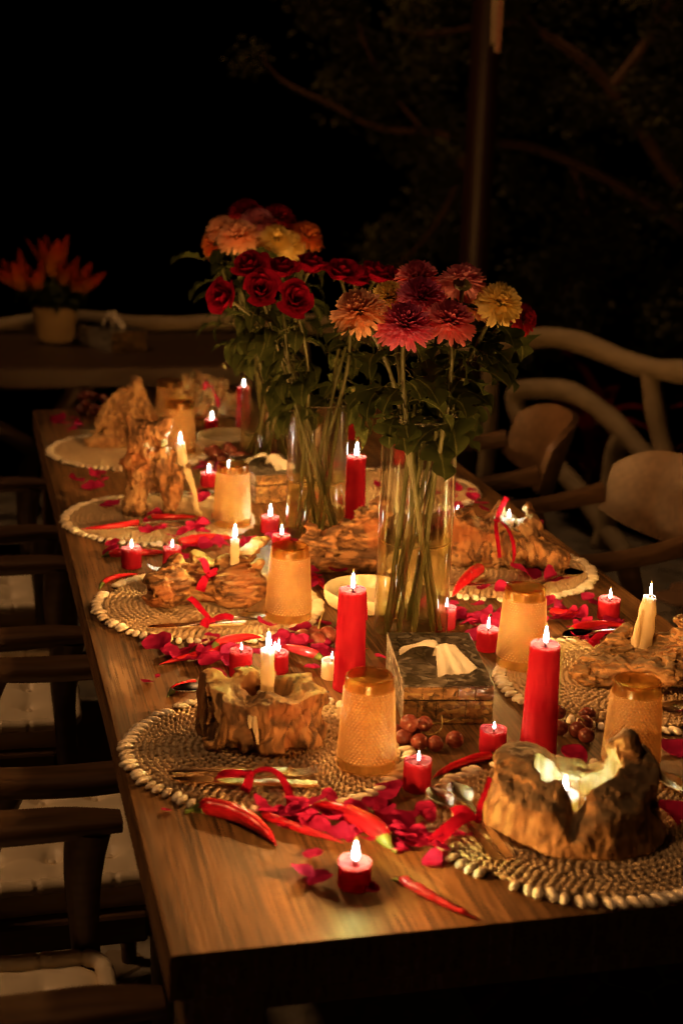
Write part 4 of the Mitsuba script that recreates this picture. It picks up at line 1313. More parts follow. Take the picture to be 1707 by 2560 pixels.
for x, y, s, lab in [(.206, .194, .016, 'red rose petal lying just behind the lone near candle'), (.183, .150, .016, 'pink-lit rose petal left of the lone near candle, casting a shadow'), (.200, .130, .017, 'rose petal touching the left foot of the lone near candle'),
                     (.258, .098, .011, 'small rose petal right of the foot of the lone near candle'), (.350, .152, .015, 'curled rose petal in front of the tied cutlery near the bowl'), (.368, .168, .013, 'crumpled rose petal at the shell edge of the near right placemat'),
                     (.112, .990, .022, 'large rose petal under the shell edge of the second left placemat'), (.138, .932, .020, 'folded rose petal on bare wood before the second left placemat'), (.072, .811, .013, 'thin rose petal alone on bare wood left of the nearest stump'),
                     (.041, .349, .007, 'tiny dark petal scrap near the left edge by the nearest placemat'), (.091, .836, .005, 'tiny petal crumb left of the nearest stump'), (.641, .406, .020, 'rose petal resting on the shells behind the wooden crown bowl'),
                     (.700, .205, .024, 'dark rose petal on the near right placemat beside the wooden crown bowl'), (.806, .42, .024, 'dark rose petal on bare wood right of the rightmost amber glass'), (.88, .54, .022, 'rose petal by the cutlery at the right edge of the picture'),
                     (.341, .345, .026, 'large curled rose petal on the left placemat edge beside the deep red votive'), (.879, 1.263, .03, 'broad dark petal leaning on the ribboned stump'), (.925, 1.215, .026, 'red petal on the shells before the ribboned stump'),
                     (.153, 1.812, .020, 'dark petal left of the upright root'), (.113, 1.88, .020, 'dark petal on the back shells of the third left placemat'), (.40, .99, .018, 'dark rose petal right of the second amber glass'), (.45, 1.02, .016, 'dark rose petal by the grapes and the pillar candle'),
                     (.80, 1.16, .018, 'glossy red petal before the ribboned stump placemat'), (.96, .965, .016, 'small red petal in front of the leaning-flame votive')]:
    onmat = any(math.hypot(x - a[0], y - a[1]) < .215 for a, _ in MATS)
    petal(x, y, TZ + .004 + (.008 if onmat else 0), s, lab, None)


# ------------------------------------------------------------------ chilies
def chili(pts, r, lab, z0=0.0, stem=.02, dents=0.0, lift=None):
    p = np.array([(*q, 0) for q in pts], float)
    n = 30
    path = smooth_path(p, n)
    s = np.linspace(0, 1, n)
    rad = r * np.interp(s, [0, .05, .25, .6, .85, 1], [.62, .92, 1, .82, .5, .06])
    cr = np.random.default_rng(int(abs(pts[0][0]) * 9999))
    rad = rad * (1 + dents * (meshkit.noise(np.c_[s * 16, s * 0, s * 0 + cr.uniform(0, 50)]) - .5))
    onmat = any(math.hypot(path[n // 2, 0] - a[0], path[n // 2, 1] - a[1]) < .215 for a, _ in MATS)
    path[:, 2] = TZ + .001 + rad + z0 + (.008 if onmat else 0)
    if lift is not None:
        path[:, 2] += np.interp(s, np.linspace(0, 1, len(lift)), lift)
    t = thing('chili_pepper', lab, 'chili', 'red chili peppers on the table')
    put('pod', ply(tube(path, rad, 14), 'm_chili', smooth=True), t)
    d = path[0] - path[2]
    d /= np.linalg.norm(d)
    side = np.array([-d[1], d[0], 0])
    put('stem', ply(tube([path[0] - d * r * .5, path[0] + d * r * .3, path[0] + d * stem * .6 + side * stem * .1, path[0] + d * stem + side * stem * .3], [r * .86, r * .62, r * .24, r * .26], 9, n=12), 'm_chili_stem', smooth=True), t)


for args in [([(.086, .341), (.131, .303), (.166, .231)], .0125, 'fat glossy red chili at the near left, its green stem by the shells', 0, .022, .05),
             ([(.300, .195), (.276, .262), (.231, .324)], .0135, 'fat red chili with a green stem behind the lone near candle', .006, .022, .05),
             ([(.161, .306), (.203, .255), (.251, .216)], .0062, 'thin red chili curving between the two fat ones', .004, .016, .1),
             ([(.296, .113), (.326, .055), (.364, .006)], .0062, 'wrinkled thin chili lying over the near table edge', 0, .022, .5),
             ([(.529, .44), (.469, .419), (.422, .39)], .0070, 'dark red chili between the deep red votive and the wooden bowl', 0, .016, .1),
             ([(.241, .942), (.165, .911), (.100, .890)], .0070, 'thin chili pointing left on bare wood before the second left placemat', .002, .016, .2),
             ([(.104, .763), (.124, .779), (.151, .812)], .0068, 'short chili at the left of the nearest stump', 0, .014, .2),
             ([(.047, 1.335), (.082, 1.376), (.123, 1.395)], .0050, 'slim chili with a long curled stem behind the second left placemat', 0, .032, .1),
             ([(.075, 1.520), (.139, 1.518), (.199, 1.535)], .0085, 'red chili lying behind the two votives near the left table edge', 0, .012, .1),
             ([(.225, 1.557), (.284, 1.581), (.353, 1.605)], .0110, 'broad red chili before the third left placemat, next to the middle amber glass', .004, .014, .15),
             ([(.161, 1.711), (.092, 1.679), (.035, 1.686)], .0068, 'long chili lying on the front shells of the third left placemat', .006, .012, .1),
             ([(.793, 1.274), (.742, 1.211), (.690, 1.138)], .0125, 'fat bright red chili propped up against the ribboned stump placemat', .004, .024, .04),
             ([(.458, 1.332), (.464, 1.277), (.468, 1.23)], .0055, 'thin red chili left of the cream dish', 0, .014, .1),
             ([(.845, 1.026), (.880, 1.012), (.919, 1.02)], .0085, 'shiny red chili among petals left of the leaning-flame votive', .004, .014, .1),
             ([(.841, .912), (.911, .935), (.964, .924)], .0078, 'red chili lying across the cutlery behind the jagged driftwood', .010, .014, .1),
             ([(.201, .930), (.240, .955), (.289, .972)], .0085, 'chili with a long green stem in the pile behind the nearest stump', .010, .036, .12),
             ([(.363, .854), (.338, .878), (.310, .925)], .0085, 'wrinkled chili in the petal pile, its stem towards the cream votive', .010, .024, .15),
             ([(.192, 1.757), (.247, 1.742), (.300, 1.760)], .0070, 'dark chili lying at the foot of the upright root', .004, .012, .1)]:
    lab = args[2]
    chili(args[0], args[1], lab, args[3], args[4], args[5])

# ------------------------------------------------------------------ grapes
GR = ply(blob((1, 1, 1.08), 3), 'm_grape', smooth=True)


def grapes(pts, lab, stalk=None, group='bunches of red grapes'):
    t = thing('grape_bunch', lab, 'grapes', group)
    for (x, y, z, r) in pts:
        put('grape', GR, t, mat4((x, y, z), x * 99, r, .6, y * 9))
    for s in stalk or []:
        put('stalk', ply(tube(s, [.0016, .0013, .001], 6, n=10), 'm_stalk', smooth=True), t)


grapes([(.415, .512, TZ + .0125, .0125), (.433, .492, TZ + .0125, .0125), (.424, .517, TZ + .0320, .0138), (.449, .521, TZ + .028, .0118), (.455, .484, TZ + .0115, .0118), (.487, .490, TZ + .0132, .0132), (.436, .535, TZ + .013, .012), (.410, .535, TZ + .012, .0115)],
       'bunch of red grapes lying in front of the tissue box', [[(.452, .52, TZ + .03), (.468, .525, TZ + .025), (.50, .528, TZ + .03)], [(.445, .50, TZ + .02), (.465, .505, TZ + .02), (.478, .53, TZ + .035)]])
grapes([(.357, .950, TZ + .0155, .0150), (.379, .928, TZ + .0155, .0152), (.401, .945, TZ + .0185, .0170), (.385, .968, TZ + .014, .0140)], 'four red grapes with a short stalk in front of the cream dish', [[(.385, .95, TZ + .03), (.388, .952, TZ + .045), (.396, .955, TZ + .062)]])
grapes([(.660, .508, TZ + .012, .0120), (.684, .496, TZ + .0125, .0125), (.706, .520, TZ + .012, .0120), (.72, .545, TZ + .0135, .0130), (.668, .535, TZ + .026, .011), (.69, .475, TZ + .012, .0118)], 'dark red grapes in the shadow right of the near right pillar candle', [[(.70, .51, TZ + .02), (.68, .53, TZ + .03), (.64, .55, TZ + .03)]])
gr = np.random.default_rng(4)
grapes([(.150 + gr.normal(0, .022), 2.93 + gr.normal(0, .03), TZ + .012 + .05 * gr.uniform() ** 1.5, .0125) for _ in range(17)], 'glossy bunch of red grapes at the far left corner of the table')
grapes([(.46 + gr.normal(0, .035), 2.30 + gr.normal(0, .035), TZ + .012 + .03 * gr.uniform() ** 2, .0125) for _ in range(20)], 'dark bunch of grapes before the far cream dish')


# ------------------------------------------------------------------ dishes, tissue boxes
def dish(x, y, r, h, lab):
    put('dish', ply(lathe([(.0002, .0006), (r * .8, .0006), (r * .93, .004), (r, h * .5), (r, h - .002), (r - .0015, h), (r - .0045, h - .001), (r - .006, h * .5), (r * .88, .007), (.0002, .006)], 72), 'm_ceramic', smooth=40), None, mat4((x, y, TZ + .0005)), lab, 'dish', 'cream ceramic dishes')


dish(.530, 1.155, .085, .032, 'shallow cream ceramic dish with upright rim, standing behind the front vase')
dish(.500, 2.515, .088, .030, 'shallow cream ceramic dish shining at the far end of the table')


def tissue_box(x, y, rz, w, d, h, lab, name, grey_left=True):
    t = thing(name, lab, 'tissue box', 'shell-inlay tissue boxes')
    M = mat4((x, y, TZ + .0005), rz)
    br = np.random.default_rng(int(1000 * y))
    hl = h * .36
    put('body', ply(box(w - .003, d - .003, h - hl - .001, (0, 0, (h - hl - .001) / 2), .001), 'm_box'), t, M)
    lid = put('lid', ply(box(w - .003, d - .003, hl - .003, (0, 0, h - hl / 2 - .0005), .001), 'm_box'), t, M)

    def tiles(parent, axis, pos, span, z0, z1, n, mat):
        cut = np.sort(np.r_[0, np.cumsum(br.uniform(.6, 1.4, n))])
        cut = cut / cut[-1] * span - span / 2
        for a, b in zip(cut[:-1], cut[1:]):
            c = ((a + b) / 2, pos, (z0 + z1) / 2) if axis == 'x' else (pos, (a + b) / 2, (z0 + z1) / 2)
            sz = (b - a - .0008, .003, z1 - z0 - .0008) if axis == 'x' else (.003, b - a - .0008, z1 - z0 - .0008)
            v, f = box(*sz, c, .0006)
            put('tile', ply((v, f), mat), parent, M)
    for s in (-1, 1):
        tiles(t + '__body', 'x', s * (d / 2 - .0012), w, .0005, h - hl - .0012, 4, 'm_inlay_gold')
        tiles(lid, 'x', s * (d / 2 - .0012), w, h - hl + .0002, h - .0012, 5, 'm_inlay_gold')
        tiles(t + '__body', 'y', s * (w / 2 - .0012), d - .006, .0005, h - hl - .0012, 11, 'm_inlay_grey')
        tiles(lid, 'y', s * (w / 2 - .0012), d - .006, h - hl + .0002, h - .0012, 11, 'm_inlay_grey')
    n = 5
    cut = np.linspace(-d / 2, d / 2, n + 1)
    for i in range(n):
        for j in range(2):
            put('tile', ply(box(w / 2 - .0006, d / n - .0006, .003, ((j - .5) * w / 2, (cut[i] + cut[i + 1]) / 2, h - .0006), .0006), 'm_inlay_dark'), lid, M)
    a = np.arange(33) / 32 * 2 * PI
    put('slot', ply(lathe([(.0002, h + .0014), (.9, h + .0014), (1.0, h + .0012)], 32), 'm_box'), lid, M @ np.diag([.020, .045, 1, 1]))
    return M, h


M1, h1 = tissue_box(.5225, .695, -.16, .139, .243, .062, 'dark shell-inlay tissue box with a lid, beside the front vase', 'tissue_box')
M2, h2 = tissue_box(.505, 2.005, .15, .135, .20, .068, 'dark shell-inlay tissue box on the table behind the rose vase', 'tissue_box')


def tissue(M, h, lab):
    n, m = 24, 15
    s, tt = np.linspace(0, 1, n), np.linspace(-1, 1, m)
    S_, T_ = np.meshgrid(s, tt, indexing='ij')
    w = np.interp(S_, [0, .15, .3, 1], [.014, .012, .016, .034])
    y = np.interp(S_, [0, .18, .32, 1], [.010, .004, -.008, -.074])
    z = np.interp(S_, [0, .18, .30, .45, 1], [-.004, .020, .023, .017, .0035]) + .004 * (1 - np.abs(T_)) * np.sin(S_ * 5) + .0015 * np.sin(T_ * 9) * S_
    x = T_ * w + .004 + .016 * S_
    a = slab(np.stack([x, y + .018 * np.abs(T_) * S_ * T_, h + .001 + z], -1), .0005)
    w = np.interp(S_, [0, .2, .6, .9, 1], [.012, .014, .014, .012, .006])
    x2 = np.interp(S_, [0, .2, .5, 1], [.012, -.004, -.028, -.062])
    z2 = np.interp(S_, [0, .2, .4, 1], [-.004, .021, .022, .006]) + .004 * np.sin(T_ * 2.4 + S_ * 5)
    y2 = T_ * w + .006 - .006 * S_ + .012 * np.sin(S_ * 2.5)
    b = slab(np.stack([x2, y2, h + .001 + np.maximum(z2, .0022)], -1), .0005)
    put('paper_tissue', ply(join(a, b), 'm_tissue', smooth=60), None, M, lab, 'tissue')


tissue(M1, h1, 'white paper tissue pulled out of the near tissue box and folded over its lid')
tissue(M2 @ mat4((0, 0, 0), .6, (1.1, 1.1, 1.0)), h2, 'white paper tissue standing out of the tissue box behind the rose vase')


# ------------------------------------------------------------------ cutlery and ribbons
def handle(L, w0=.0045, w1=.0085, t=.0022):
    n = 14
    s = np.linspace(0, 1, n)
    w = np.interp(s, [0, .1, .5, 1], [w1 * .7, w1, w1 * .7, w0])
    return s, w


def utensil(kind, a, b, mat, lab, z=.0, roll=0.0):
    a, b = np.array(a), np.array(b)
    L = np.linalg.norm(b - a)
    rz = math.atan2(b[1] - a[1], b[0] - a[0])
    n, m = 30, 9
    s = np.linspace(0, 1, n)
    tt = np.linspace(-1, 1, m)
    if kind == 'spoon':
        w = np.interp(s, [0, .04, .3, .62, .68, .76, .86, .95, 1], [.004, .0075, .0055, .0032, .004, .014, .0185, .013, .002])
        bowl = np.clip((s - .68) / .32, 0, 1)
        zc = .006 - .009 * np.sin(PI * np.clip((s - .1) / .9, 0, 1)) * 0 + .004 * np.sin(s * PI) - .003 * np.sin(PI * bowl)
        cv = .0085 * np.sin(PI * bowl) ** .8
        Q = np.stack([np.repeat((s * L)[:, None], m, 1), w[:, None] * tt, zc[:, None] + cv[:, None] * (tt ** 2) - cv[:, None] * .4], -1)
        mesh = slab(Q, .0016)
        parts = [('bowl_and_handle', mesh)]
    elif kind == 'fork':
        w = np.interp(s, [0, .04, .3, .62, .72, .80, 1], [.004, .0075, .0055, .0032, .008, .0115, .0115])[:24] if False else np.interp(np.linspace(0, .78, n), [0, .04, .3, .58, .68, .78], [.004, .0075, .0055, .0032, .0085, .0115])
        ss = np.linspace(0, .78, n)
        zc = .005 + .004 * np.sin(ss * 3.2)
        Q = np.stack([np.repeat((ss * L)[:, None], m, 1), w[:, None] * tt, np.repeat(zc[:, None], m, 1) + .0015 * tt ** 2], -1)
        tines = []
        for k in range(4):
            y = (-1.5 + k) * .0062
            tines.append(tube([(L * .77, y, zc[-1]), (L * .86, y * 1.05, zc[-1] - .001), (L * .94, y * 1.05, zc[-1] + .003), (L, y * 1.02, zc[-1] + .009)], [.0022, .002, .0016, .0006], 6, n=8))
        parts = [('handle', slab(Q, .0018))] + [('tine', q) for q in tines]
    else:
        w = np.interp(s, [0, .03, .4, .45, .5, .8, .95, 1], [.005, .008, .0065, .006, .0085, .0095, .006, .001])
        Q = np.stack([np.repeat((s * L)[:, None], m, 1), w[:, None] * tt, np.full((n, m), .005)], -1)
        th = np.interp(s, [0, .4, .47, 1], [.0042, .004, .0022, .0012])
        parts = [('blade_and_handle', slab(Q, np.repeat(th[:, None], m, 1)))]
    M = mat4((a[0], a[1], TZ + z), rz, 1, roll)
    if len(parts) == 1:
        put(kind, ply(parts[0][1], mat, smooth=50), None, M, lab, kind, 'cutlery on the placemats')
    else:
        t = thing(kind, lab, kind, 'cutlery on the placemats')
        for nm, q in parts:
            put(nm, ply(q, mat, smooth=50), t, M)


for kind, a, b, mat, lab in [('knife', (.252, .374), (.055, .424), 'm_copper', 'copper knife on the near edge of the nearest left placemat'), ('fork', (.056, .442), (.266, .405), 'm_copper', 'copper fork with upturned tines tied by a ribbon, on the nearest left placemat'),
                             ('spoon', (.300, .715), (.102, .748), 'm_steel', 'spoon lying across the back of the nearest left placemat behind the stump'), ('knife', (.20, .705), (.345, .699), 'm_steel', 'knife end sticking out right behind the nearest stump'),
                             ('spoon', (.150, 1.040), (.318, 1.074), 'm_steel', 'bright spoon whose bowl catches the light on the second left placemat'), ('knife', (.275, 1.045), (.099, 1.048), 'm_copper', 'copper knife along the front edge of the second left placemat'),
                             ('fork', (.290, 1.372), (.139, 1.375), 'm_steel', 'fork at the back of the second left placemat'),
                             ('spoon', (.425, .120), (.402, .335), 'm_steel', 'left dark spoon of the ribbon-tied pair on the near right placemat'), ('spoon', (.440, .120), (.436, .345), 'm_steel', 'right dark spoon of the ribbon-tied pair on the near right placemat'),
                             ('spoon', (.735, .12), (.742, .325), 'm_steel', 'dark spoon at the right edge of the picture beside the wooden crown bowl'),
                             ('knife', (1.02, .585), (.815, .555), 'm_steel', 'knife shining at the right edge beside the jagged driftwood'), ('fork', (1.01, .565), (.830, .535), 'm_steel', 'fork beside the knife near the right edge of the picture'),
                             ('spoon', (.99, .905), (.815, .890), 'm_steel', 'dark spoon behind the jagged driftwood'), ('fork', (.840, .868), (.975, .875), 'm_steel', 'fork under the red chili behind the jagged driftwood'),
                             ('knife', (.890, 1.190), (.700, 1.205), 'm_steel', 'dark knife along the front of the ribboned stump placemat'), ('spoon', (.86, 1.165), (1.00, 1.255), 'm_steel', 'dark spoon at the right of the ribboned stump'),
                             ('knife', (.120, 1.700), (.309, 1.672), 'm_steel', 'knife along the front of the third left placemat'), ('fork', (.16, 1.722), (.330, 1.692), 'm_steel', 'fork with bright points on the third left placemat'),
                             ('spoon', (.22, 1.962), (.372, 1.955), 'm_steel', 'spoon behind the upright root')]:
    utensil(kind, a, b, mat, lab, .0095)


def ribbon(lab, c, segs, w=.008):
    t = thing('ribbon', lab, 'ribbon', 'red ribbons tied round the cutlery')
    put('knot', ply(blob((.006, .006, .005), 2, c), 'm_ribbon', smooth=True), t)
    for pts in segs:
        p = smooth_path(pts, 18)
        d = np.gradient(p, axis=0)
        d /= np.linalg.norm(d, axis=1, keepdims=True)
        side = np.cross(d, [0.35, -.5, .8])
        side /= np.linalg.norm(side, axis=1, keepdims=True)
        s = np.linspace(0, 1, 18)
        ww = .72 * w * np.interp(s, [0, .25, 1], [.35, .9, 1.15])
        tt = np.linspace(-1, 1, 5)
        nn = np.cross(d, side)
        Q = p[:, None] + side[:, None] * (ww[:, None] * tt)[..., None] + nn[:, None] * (.25 * ww[:, None] * tt ** 2 * np.sin(s * 6)[:, None])[..., None]
        put('tail', ply(grid(Q), 'm_ribbon', smooth=True), t)


z = TZ + .016
ribbon('red satin ribbon with a long tail hanging over the shells of the nearest left placemat', (.165, .408, z + .004), [[(.165, .408, z + .004), (.195, .395, z + .014), (.206, .360, z + .002), (.204, .318, z - .010)], [(.165, .408, z + .004), (.135, .402, z + .01), (.118, .412, z + .002)], [(.165, .408, z + .004), (.158, .385, z + .004), (.150, .372, z - .004)]], .009)
ribbon('red satin ribbon tied round the cutlery of the second left placemat', (.215, 1.052, z + .003), [[(.215, 1.052, z + .003), (.195, 1.07, z + .022), (.178, 1.085, z + .036)], [(.215, 1.052, z + .003), (.235, 1.050, z + .010), (.252, 1.048, z + .004)], [(.215, 1.052, z), (.205, 1.04, z + .008), (.196, 1.03, z)]], .010)
ribbon('dark red ribbon tied round the pair of spoons on the near right placemat', (.432, .222, z + .004), [[(.432, .222, z + .004), (.400, .205, z + .014), (.372, .190, z + .002), (.358, .185, z - .006)], [(.432, .222, z + .004), (.450, .240, z + .026), (.462, .252, z + .045)], [(.432, .222, z), (.42, .235, z + .01), (.405, .24, z + .004)]], .012)
ribbon('red ribbon hanging in two strips down the front of the broad stump', (.838, 1.322, TZ + .108), [[(.838, 1.322, TZ + .108), (.828, 1.295, TZ + .10), (.826, 1.275, TZ + .07), (.828, 1.268, TZ + .045)], [(.838, 1.322, TZ + .108), (.850, 1.30, TZ + .102), (.856, 1.275, TZ + .08), (.857, 1.268, TZ + .03)], [(.838, 1.322, TZ + .108), (.846, 1.33, TZ + .125), (.862, 1.335, TZ + .152)]], .0075)
ribbon('red satin ribbon lying on the low two-branched driftwood', (.225, 1.165, TZ + .066), [[(.225, 1.165, TZ + .066), (.214, 1.150, TZ + .060), (.206, 1.140, TZ + .046)], [(.225, 1.165, TZ + .066), (.24, 1.175, TZ + .07), (.25, 1.18, TZ + .066)], [(.225, 1.165, TZ + .066), (.222, 1.185, TZ + .082), (.215, 1.2, TZ + .09)]], .011)
ribbon('red ribbon hung on the ragged root at the far end', (.49, 2.80, TZ + .11), [[(.49, 2.80, TZ + .11), (.505, 2.79, TZ + .08), (.51, 2.785, TZ + .05)], [(.49, 2.80, TZ + .11), (.478, 2.795, TZ + .12), (.470, 2.79, TZ + .10)]], .008)
ribbon('dark ribbon round the cutlery behind the jagged driftwood', (.90, .885, z + .002), [[(.90, .885, z + .002), (.87, .86, z + .006), (.85, .845, z - .002)], [(.90, .885, z + .002), (.925, .87, z + .01), (.95, .868, z)]], .009)

# ------------------------------------------------------------------ railing, second table, pole, tree
fence = thing('railing', 'pale concrete railing shaped like bent tree branches along the terrace edge', 'railing')


def rail(name, pts, r, n=40, seed=0):
    p = smooth_path(pts, n)
    rad = r * (1 + .22 * (meshkit.noise(np.c_[np.arange(n) * .45, np.zeros(n), np.full(n, seed * 7.7)]) - .5))
    put(name, ply(tube(p, rad, 14), 'm_fence', smooth=True), fence)


rail('top_rail', [(-2.6, 4.66, .70), (-1.2, 4.65, .76), (-.047, 4.65, .745), (.206, 4.65, .778), (.5, 4.65, .755), (.904, 4.65, .770), (1.4, 4.64, .73), (1.80, 4.60, .66), (1.93, 4.52, .68), (2.002, 4.345, .738), (2.064, 4.195, .775), (2.137, 4.016, .778), (2.209, 3.843, .752), (2.268, 3.698, .738), (2.34, 3.52, .752), (2.5, 3.1, .74), (2.75, 2.4, .76)], .040, 150, 1)
rail('loop_branch', [(2.10, 4.12, .27), (2.061, 4.201, .345), (2.012, 4.32, .43), (1.998, 4.355, .505), (2.044, 4.244, .558), (2.118, 4.062, .578), (2.183, 3.905, .538), (2.248, 3.748, .452), (2.301, 3.619, .38), (2.36, 3.48, .366), (2.5, 3.1, .40), (2.7, 2.5, .3)], .039, 70, 2)
rail('post', [(2.269, 3.697, .75), (2.284, 3.662, .62), (2.303, 3.615, .49), (2.325, 3.56, .37)], .036, 20, 3)
rail('branch', [(2.235, 3.78, .475), (2.217, 3.825, .37), (2.212, 3.83, .22), (2.20, 3.86, .0)], .036, 20, 4)
rail('branch', [(2.095, 4.12, .275), (2.15, 3.985, .20), (2.20, 3.86, .11), (2.26, 3.72, .0)], .038, 20, 5)
for x in (-1.6, -.7, .25, 1.15):
    rail('post', [(x, 4.65, .75), (x + .03, 4.65, .4), (x, 4.65, 0)], .035, 16, 6 + x)
rail('post', [(1.93, 4.52, .67), (1.95, 4.50, .3), (1.93, 4.52, 0)], .034, 16, 12)
rail('post', [(2.5, 3.1, .74), (2.52, 3.08, .4), (2.5, 3.1, 0)], .034, 16, 13)

t2 = thing('side_table', 'dark wooden table on branch-like legs in the shadows behind the dining table', 'table')
put('tabletop', ply(box(2.7, .74, .075, (-.44, 4.12, .7125), .008), 'm_darkwood'), t2)
for pts in ([(-.30, 3.85, .675), (-.05, 3.85, .50), (.04, 3.86, .44), (.06, 3.88, .0)], [(.20, 3.85, .675), (.10, 3.85, .52), (.04, 3.86, .42), (.03, 3.88, .2)], [(.80, 3.86, .675), (.62, 3.86, .4), (.60, 3.86, .0)], [(.40, 3.86, .675), (.52, 3.86, .5), (.60, 3.86, .36)], [(-1.3, 4.2, .675), (-1.25, 4.2, 0)], [(.55, 4.4, .675), (.55, 4.4, 0)]):
    put('branch_leg', ply(tube(pts, [.035, .032, .036, .040], 12, n=20), 'm_darkwood', smooth=True), t2)

pot = thing('flower_pot', 'pale woven basket pot on the dark side table', 'pot')
pv = [(.0002, .001), (.058, .001), (.066, .01)]
for k in range(14):
    zz_ = .012 + k * .0085
    pv += [(.068 + .012 * k / 14, zz_), (.0725 + .012 * k / 14, zz_ + .004), (.068 + .012 * (k + .9) / 14, zz_ + .008)]
put('basket', ply(lathe(pv + [(.074, .132), (.0002, .125)], 40), 'm_basket', smooth=50), pot, mat4((.145, 4.30, TZ + .001)))
tl = np.random.default_rng(17)


def tulip(x, y, zt, lean, lab, s=1.0):
    t = thing('orange_flower', lab, 'flower', 'orange flowers in the basket pot')
    hd = np.array([x, y, zt])
    put('stem', ply(tube([(.145 + .2 * (x - .145), 4.30, TZ + .10), (.145 + .6 * (x - .145), 4.30, TZ + .18), hd], [.006, .005, .005], 8, n=12), 'm_stem', smooth=True), t)
    for k in range(6):
        n, m = 9, 5
        ss, tt = np.linspace(0, 1, n), np.linspace(-1, 1, m)
        w = .036 * np.sin(PI * (ss * .90 + .08)) ** .9 * (1 - .35 * ss)
        r = .030 * np.sin(PI * ss * .62) + .006 + .012 * (k % 2) + .022 * ss ** 2 * (1 + k % 2)
        zz2 = ss * .135
        az = k * PI / 3
        Q = np.stack([r[:, None] - .25 * w[:, None] * tt ** 2 * 1.2, w[:, None] * tt, np.repeat(zz2[:, None], m, 1)], -1)
        put('petal', ply(grid(Q), 'm_tulip', smooth=True, uv=np.c_[np.repeat(ss, m), np.tile(tt * .5 + .5, n)]), t, align(hd, lean, s) @ mat4((0, 0, 0), az))


tulip(.040, 4.29, .945, (-.55, -.1, .85), 'orange tulip-shaped flower leaning left in the basket pot', .95)
tulip(.085, 4.27, .935, (-.30, -.2, .9), 'orange tulip-shaped flower beside the leftmost one in the basket pot', .8)
tulip(.140, 4.30, .995, (-.05, 0, 1), 'tallest red-orange flower in the middle of the basket pot', 1.05)
tulip(.172, 4.28, .965, (.15, -.2, .95), 'small red-orange flower just right of the tallest one', .75)
tulip(.228, 4.29, .935, (.55, -.1, .8), 'orange-red flower leaning right in the basket pot', .85)
tulip(.210, 4.26, .945, (.25, -.3, .9), 'small orange bud low on the right of the basket pot', .55)
for k in range(34):
    a = tl.uniform(0, 6.28)
    put('leaf', LEAF[('rose', 'lance')[k % 2]][k % 5], pot, mat4((.145 + .045 * math.cos(a), 4.30 + .045 * math.sin(a), TZ + tl.uniform(.115, .19)), a - PI / 2, tl.uniform(.07, .13), tl.uniform(.4, 1.2), 0))
Tz = TZ
M3, h3 = tissue_box(.345, 4.16, .45, .145, .23, .075, 'tissue box with a pale left side on the dark side table', 'tissue_box')
tissue(M3 @ mat4((0, 0, -.10), 1.2, (1.7, 1.7, 2.3)), h3, 'white paper tissue on the box on the dark side table')

put('pole', ply(tube([(1.873, 4.60, .0), (1.873, 4.60, 1.5), (1.873, 4.60, 3.6)], [.062, .060, .058], 28, n=8), 'm_pole', smooth=40), None, None, 'round dark red pole at the terrace corner', 'pole')
tz = thing('tassel', 'red and cream tassel hanging high in front of the dark red pole', 'tassel')
tr_ = np.random.default_rng(2)
for k in range(11):
    x0 = 1.842 + .004 * k + tr_.uniform(-.002, .002)
    put('strand', ply(tube([(x0, 4.47, 2.6), (x0 + tr_.uniform(-.004, .004), 4.46, 2.25), (x0 + .008 - .0004 * k, 4.46, 1.868 + (.03 if k < 4 else 0) - tr_.uniform(0, .02))], [.0038, .0036, .0020], 6, n=10), 'm_tassel_red' if k in (7, 9) else 'm_tassel_pale', smooth=True), tz)
put('knot', ply(blob((.03, .02, .04), 2, (1.865, 4.47, 2.62)), 'm_tassel_red', smooth=True), tz)
put('cord', ply(tube([(1.865, 4.47, 2.64), (1.87, 4.53, 3.2)], [.004], 6, n=5), 'm_tassel_red', smooth=True), tz)

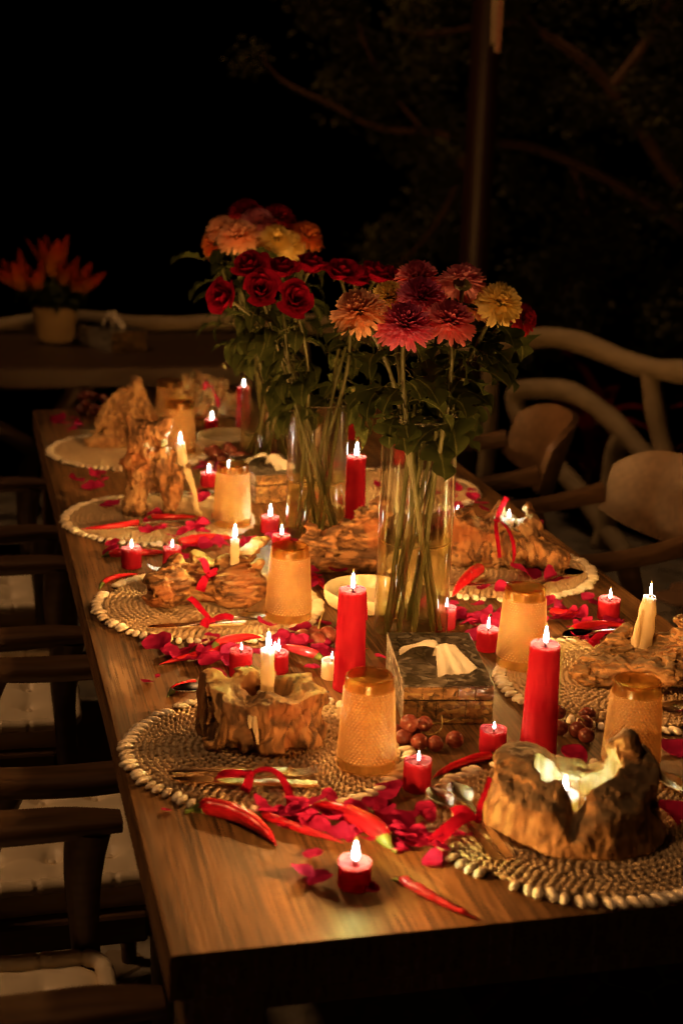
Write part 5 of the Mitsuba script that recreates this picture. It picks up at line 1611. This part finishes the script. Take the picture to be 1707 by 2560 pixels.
tree = thing('tree', 'spreading leafy tree beyond the railing, dim in the night', 'tree')
limbs = [([(4.75, 7.4, -4.2), (4.7, 7.3, -1), (4.55, 7.15, .4), (4.3, 7.0, .85)], [.22, .18, .13, .10]),
         ([(4.3, 7.0, .85), (3.96, 7.0, 1.19), (3.66, 7.0, 1.53), (3.45, 7.0, 1.76), (3.25, 7.0, 1.92), (3.0, 7.0, 2.05), (2.75, 6.9, 2.09), (2.4, 6.8, 2.02), (2.0, 6.7, 2.08)], [.05, .046, .042, .036, .032, .026, .02, .015, .006]),
         ([(4.3, 7.0, .85), (3.6, 7.1, 1.2), (3.0, 7.1, 1.42), (2.6, 7.0, 1.46), (2.37, 7.0, 1.49), (2.07, 7.0, 1.51), (1.82, 7.0, 1.62), (1.57, 7.0, 1.72), (1.42, 7.0, 1.88)], [.05, .040, .034, .03, .028, .024, .02, .015, .008]),
         ([(3.45, 7.0, 1.76), (3.7, 6.9, 2.2), (3.8, 6.8, 2.8)], [.03, .024, .012]), ([(3.0, 7.0, 2.05), (2.6, 7.1, 2.4), (2.1, 7.1, 2.6)], [.02, .016, .008]), ([(2.6, 7.0, 1.46), (2.5, 7.1, 1.0), (2.2, 7.1, .7)], [.022, .016, .008]),
         ([(3.3, 7.1, 1.3), (3.4, 7.1, .8), (3.1, 7.1, .4)], [.024, .018, .008]), ([(4.3, 7, .85), (4.2, 7.2, 1.8), (4.4, 7.3, 2.8)], [.06, .05, .02]), ([(2.37, 7.0, 1.49), (2.0, 7.1, 2.0), (1.9, 7.1, 2.5)], [.016, .012, .005])]
put('trunk', ply(tube(limbs[0][0], limbs[0][1], 14, n=20), 'm_bark', smooth=True), tree)
for pts, r in limbs[1:]:
    put('limb', ply(tube(pts, r, 10, n=40), 'm_bark', smooth=True), tree)
lr = np.random.default_rng(19)
cl = []
for pts, r in limbs[1:]:
    p = smooth_path(pts, 40)
    for q in p[6:]:
        if lr.uniform() < .45:
            cl.append((q + lr.normal(0, .13, 3), lr.uniform(.06, .16)))
for _ in range(80):
    cl.append((np.array([2.2 + 2.8 * lr.uniform() ** .6, lr.uniform(6.8, 8.2), 2.9 - 2.7 * lr.uniform() ** 1.4]), lr.uniform(.08, .20)))
V, F, at = [], [], 0
lv = np.array([[0, 0, 0], [.5, .30, .05], [1, 0, -.05], [.5, -.30, .05]])
for c, s in cl:
    for _ in range(int(60 + 420 * s)):
        q = c + lr.normal(0, s * .6, 3)
        M = mat4(q, lr.uniform(0, 6.28), lr.uniform(.045, .080), lr.uniform(-1, 1), lr.uniform(-.8, .8))
        V.append(lv @ M[:3, :3].T + M[:3, 3])
        F.append(np.array([[0, 1, 2], [0, 2, 3]]) + at)
        at += 4
put('crown', ply((np.vstack(V), np.vstack(F)), 'm_foliage'), tree, None, None, None, None, 'stuff')
for k, (x, y, lab) in enumerate([(2.35, 4.35, 'dark red-leaved plant beyond the arch of the railing'), (2.75, 3.75, 'dark red-leaved plant beyond the post of the railing')]):
    t = thing('red_plant', lab, 'plant')
    for j in range(16):
        a, b = tl.uniform(0, 6.28), tl.uniform(.45, 1.25)
        put('leaf', {**LEAF['lance'][j % 5], 'bsdf': {'type': 'ref', 'id': 'm_red_foliage'}}, t, mat4((x, y, .12 + .02 * j), a, tl.uniform(.28, .42), b))
    put('stem', ply(tube([(x, y, -.4), (x, y, .2), (x + .02, y, .45)], [.014, .011, .008], 8, n=8), 'm_bark', smooth=True), t)
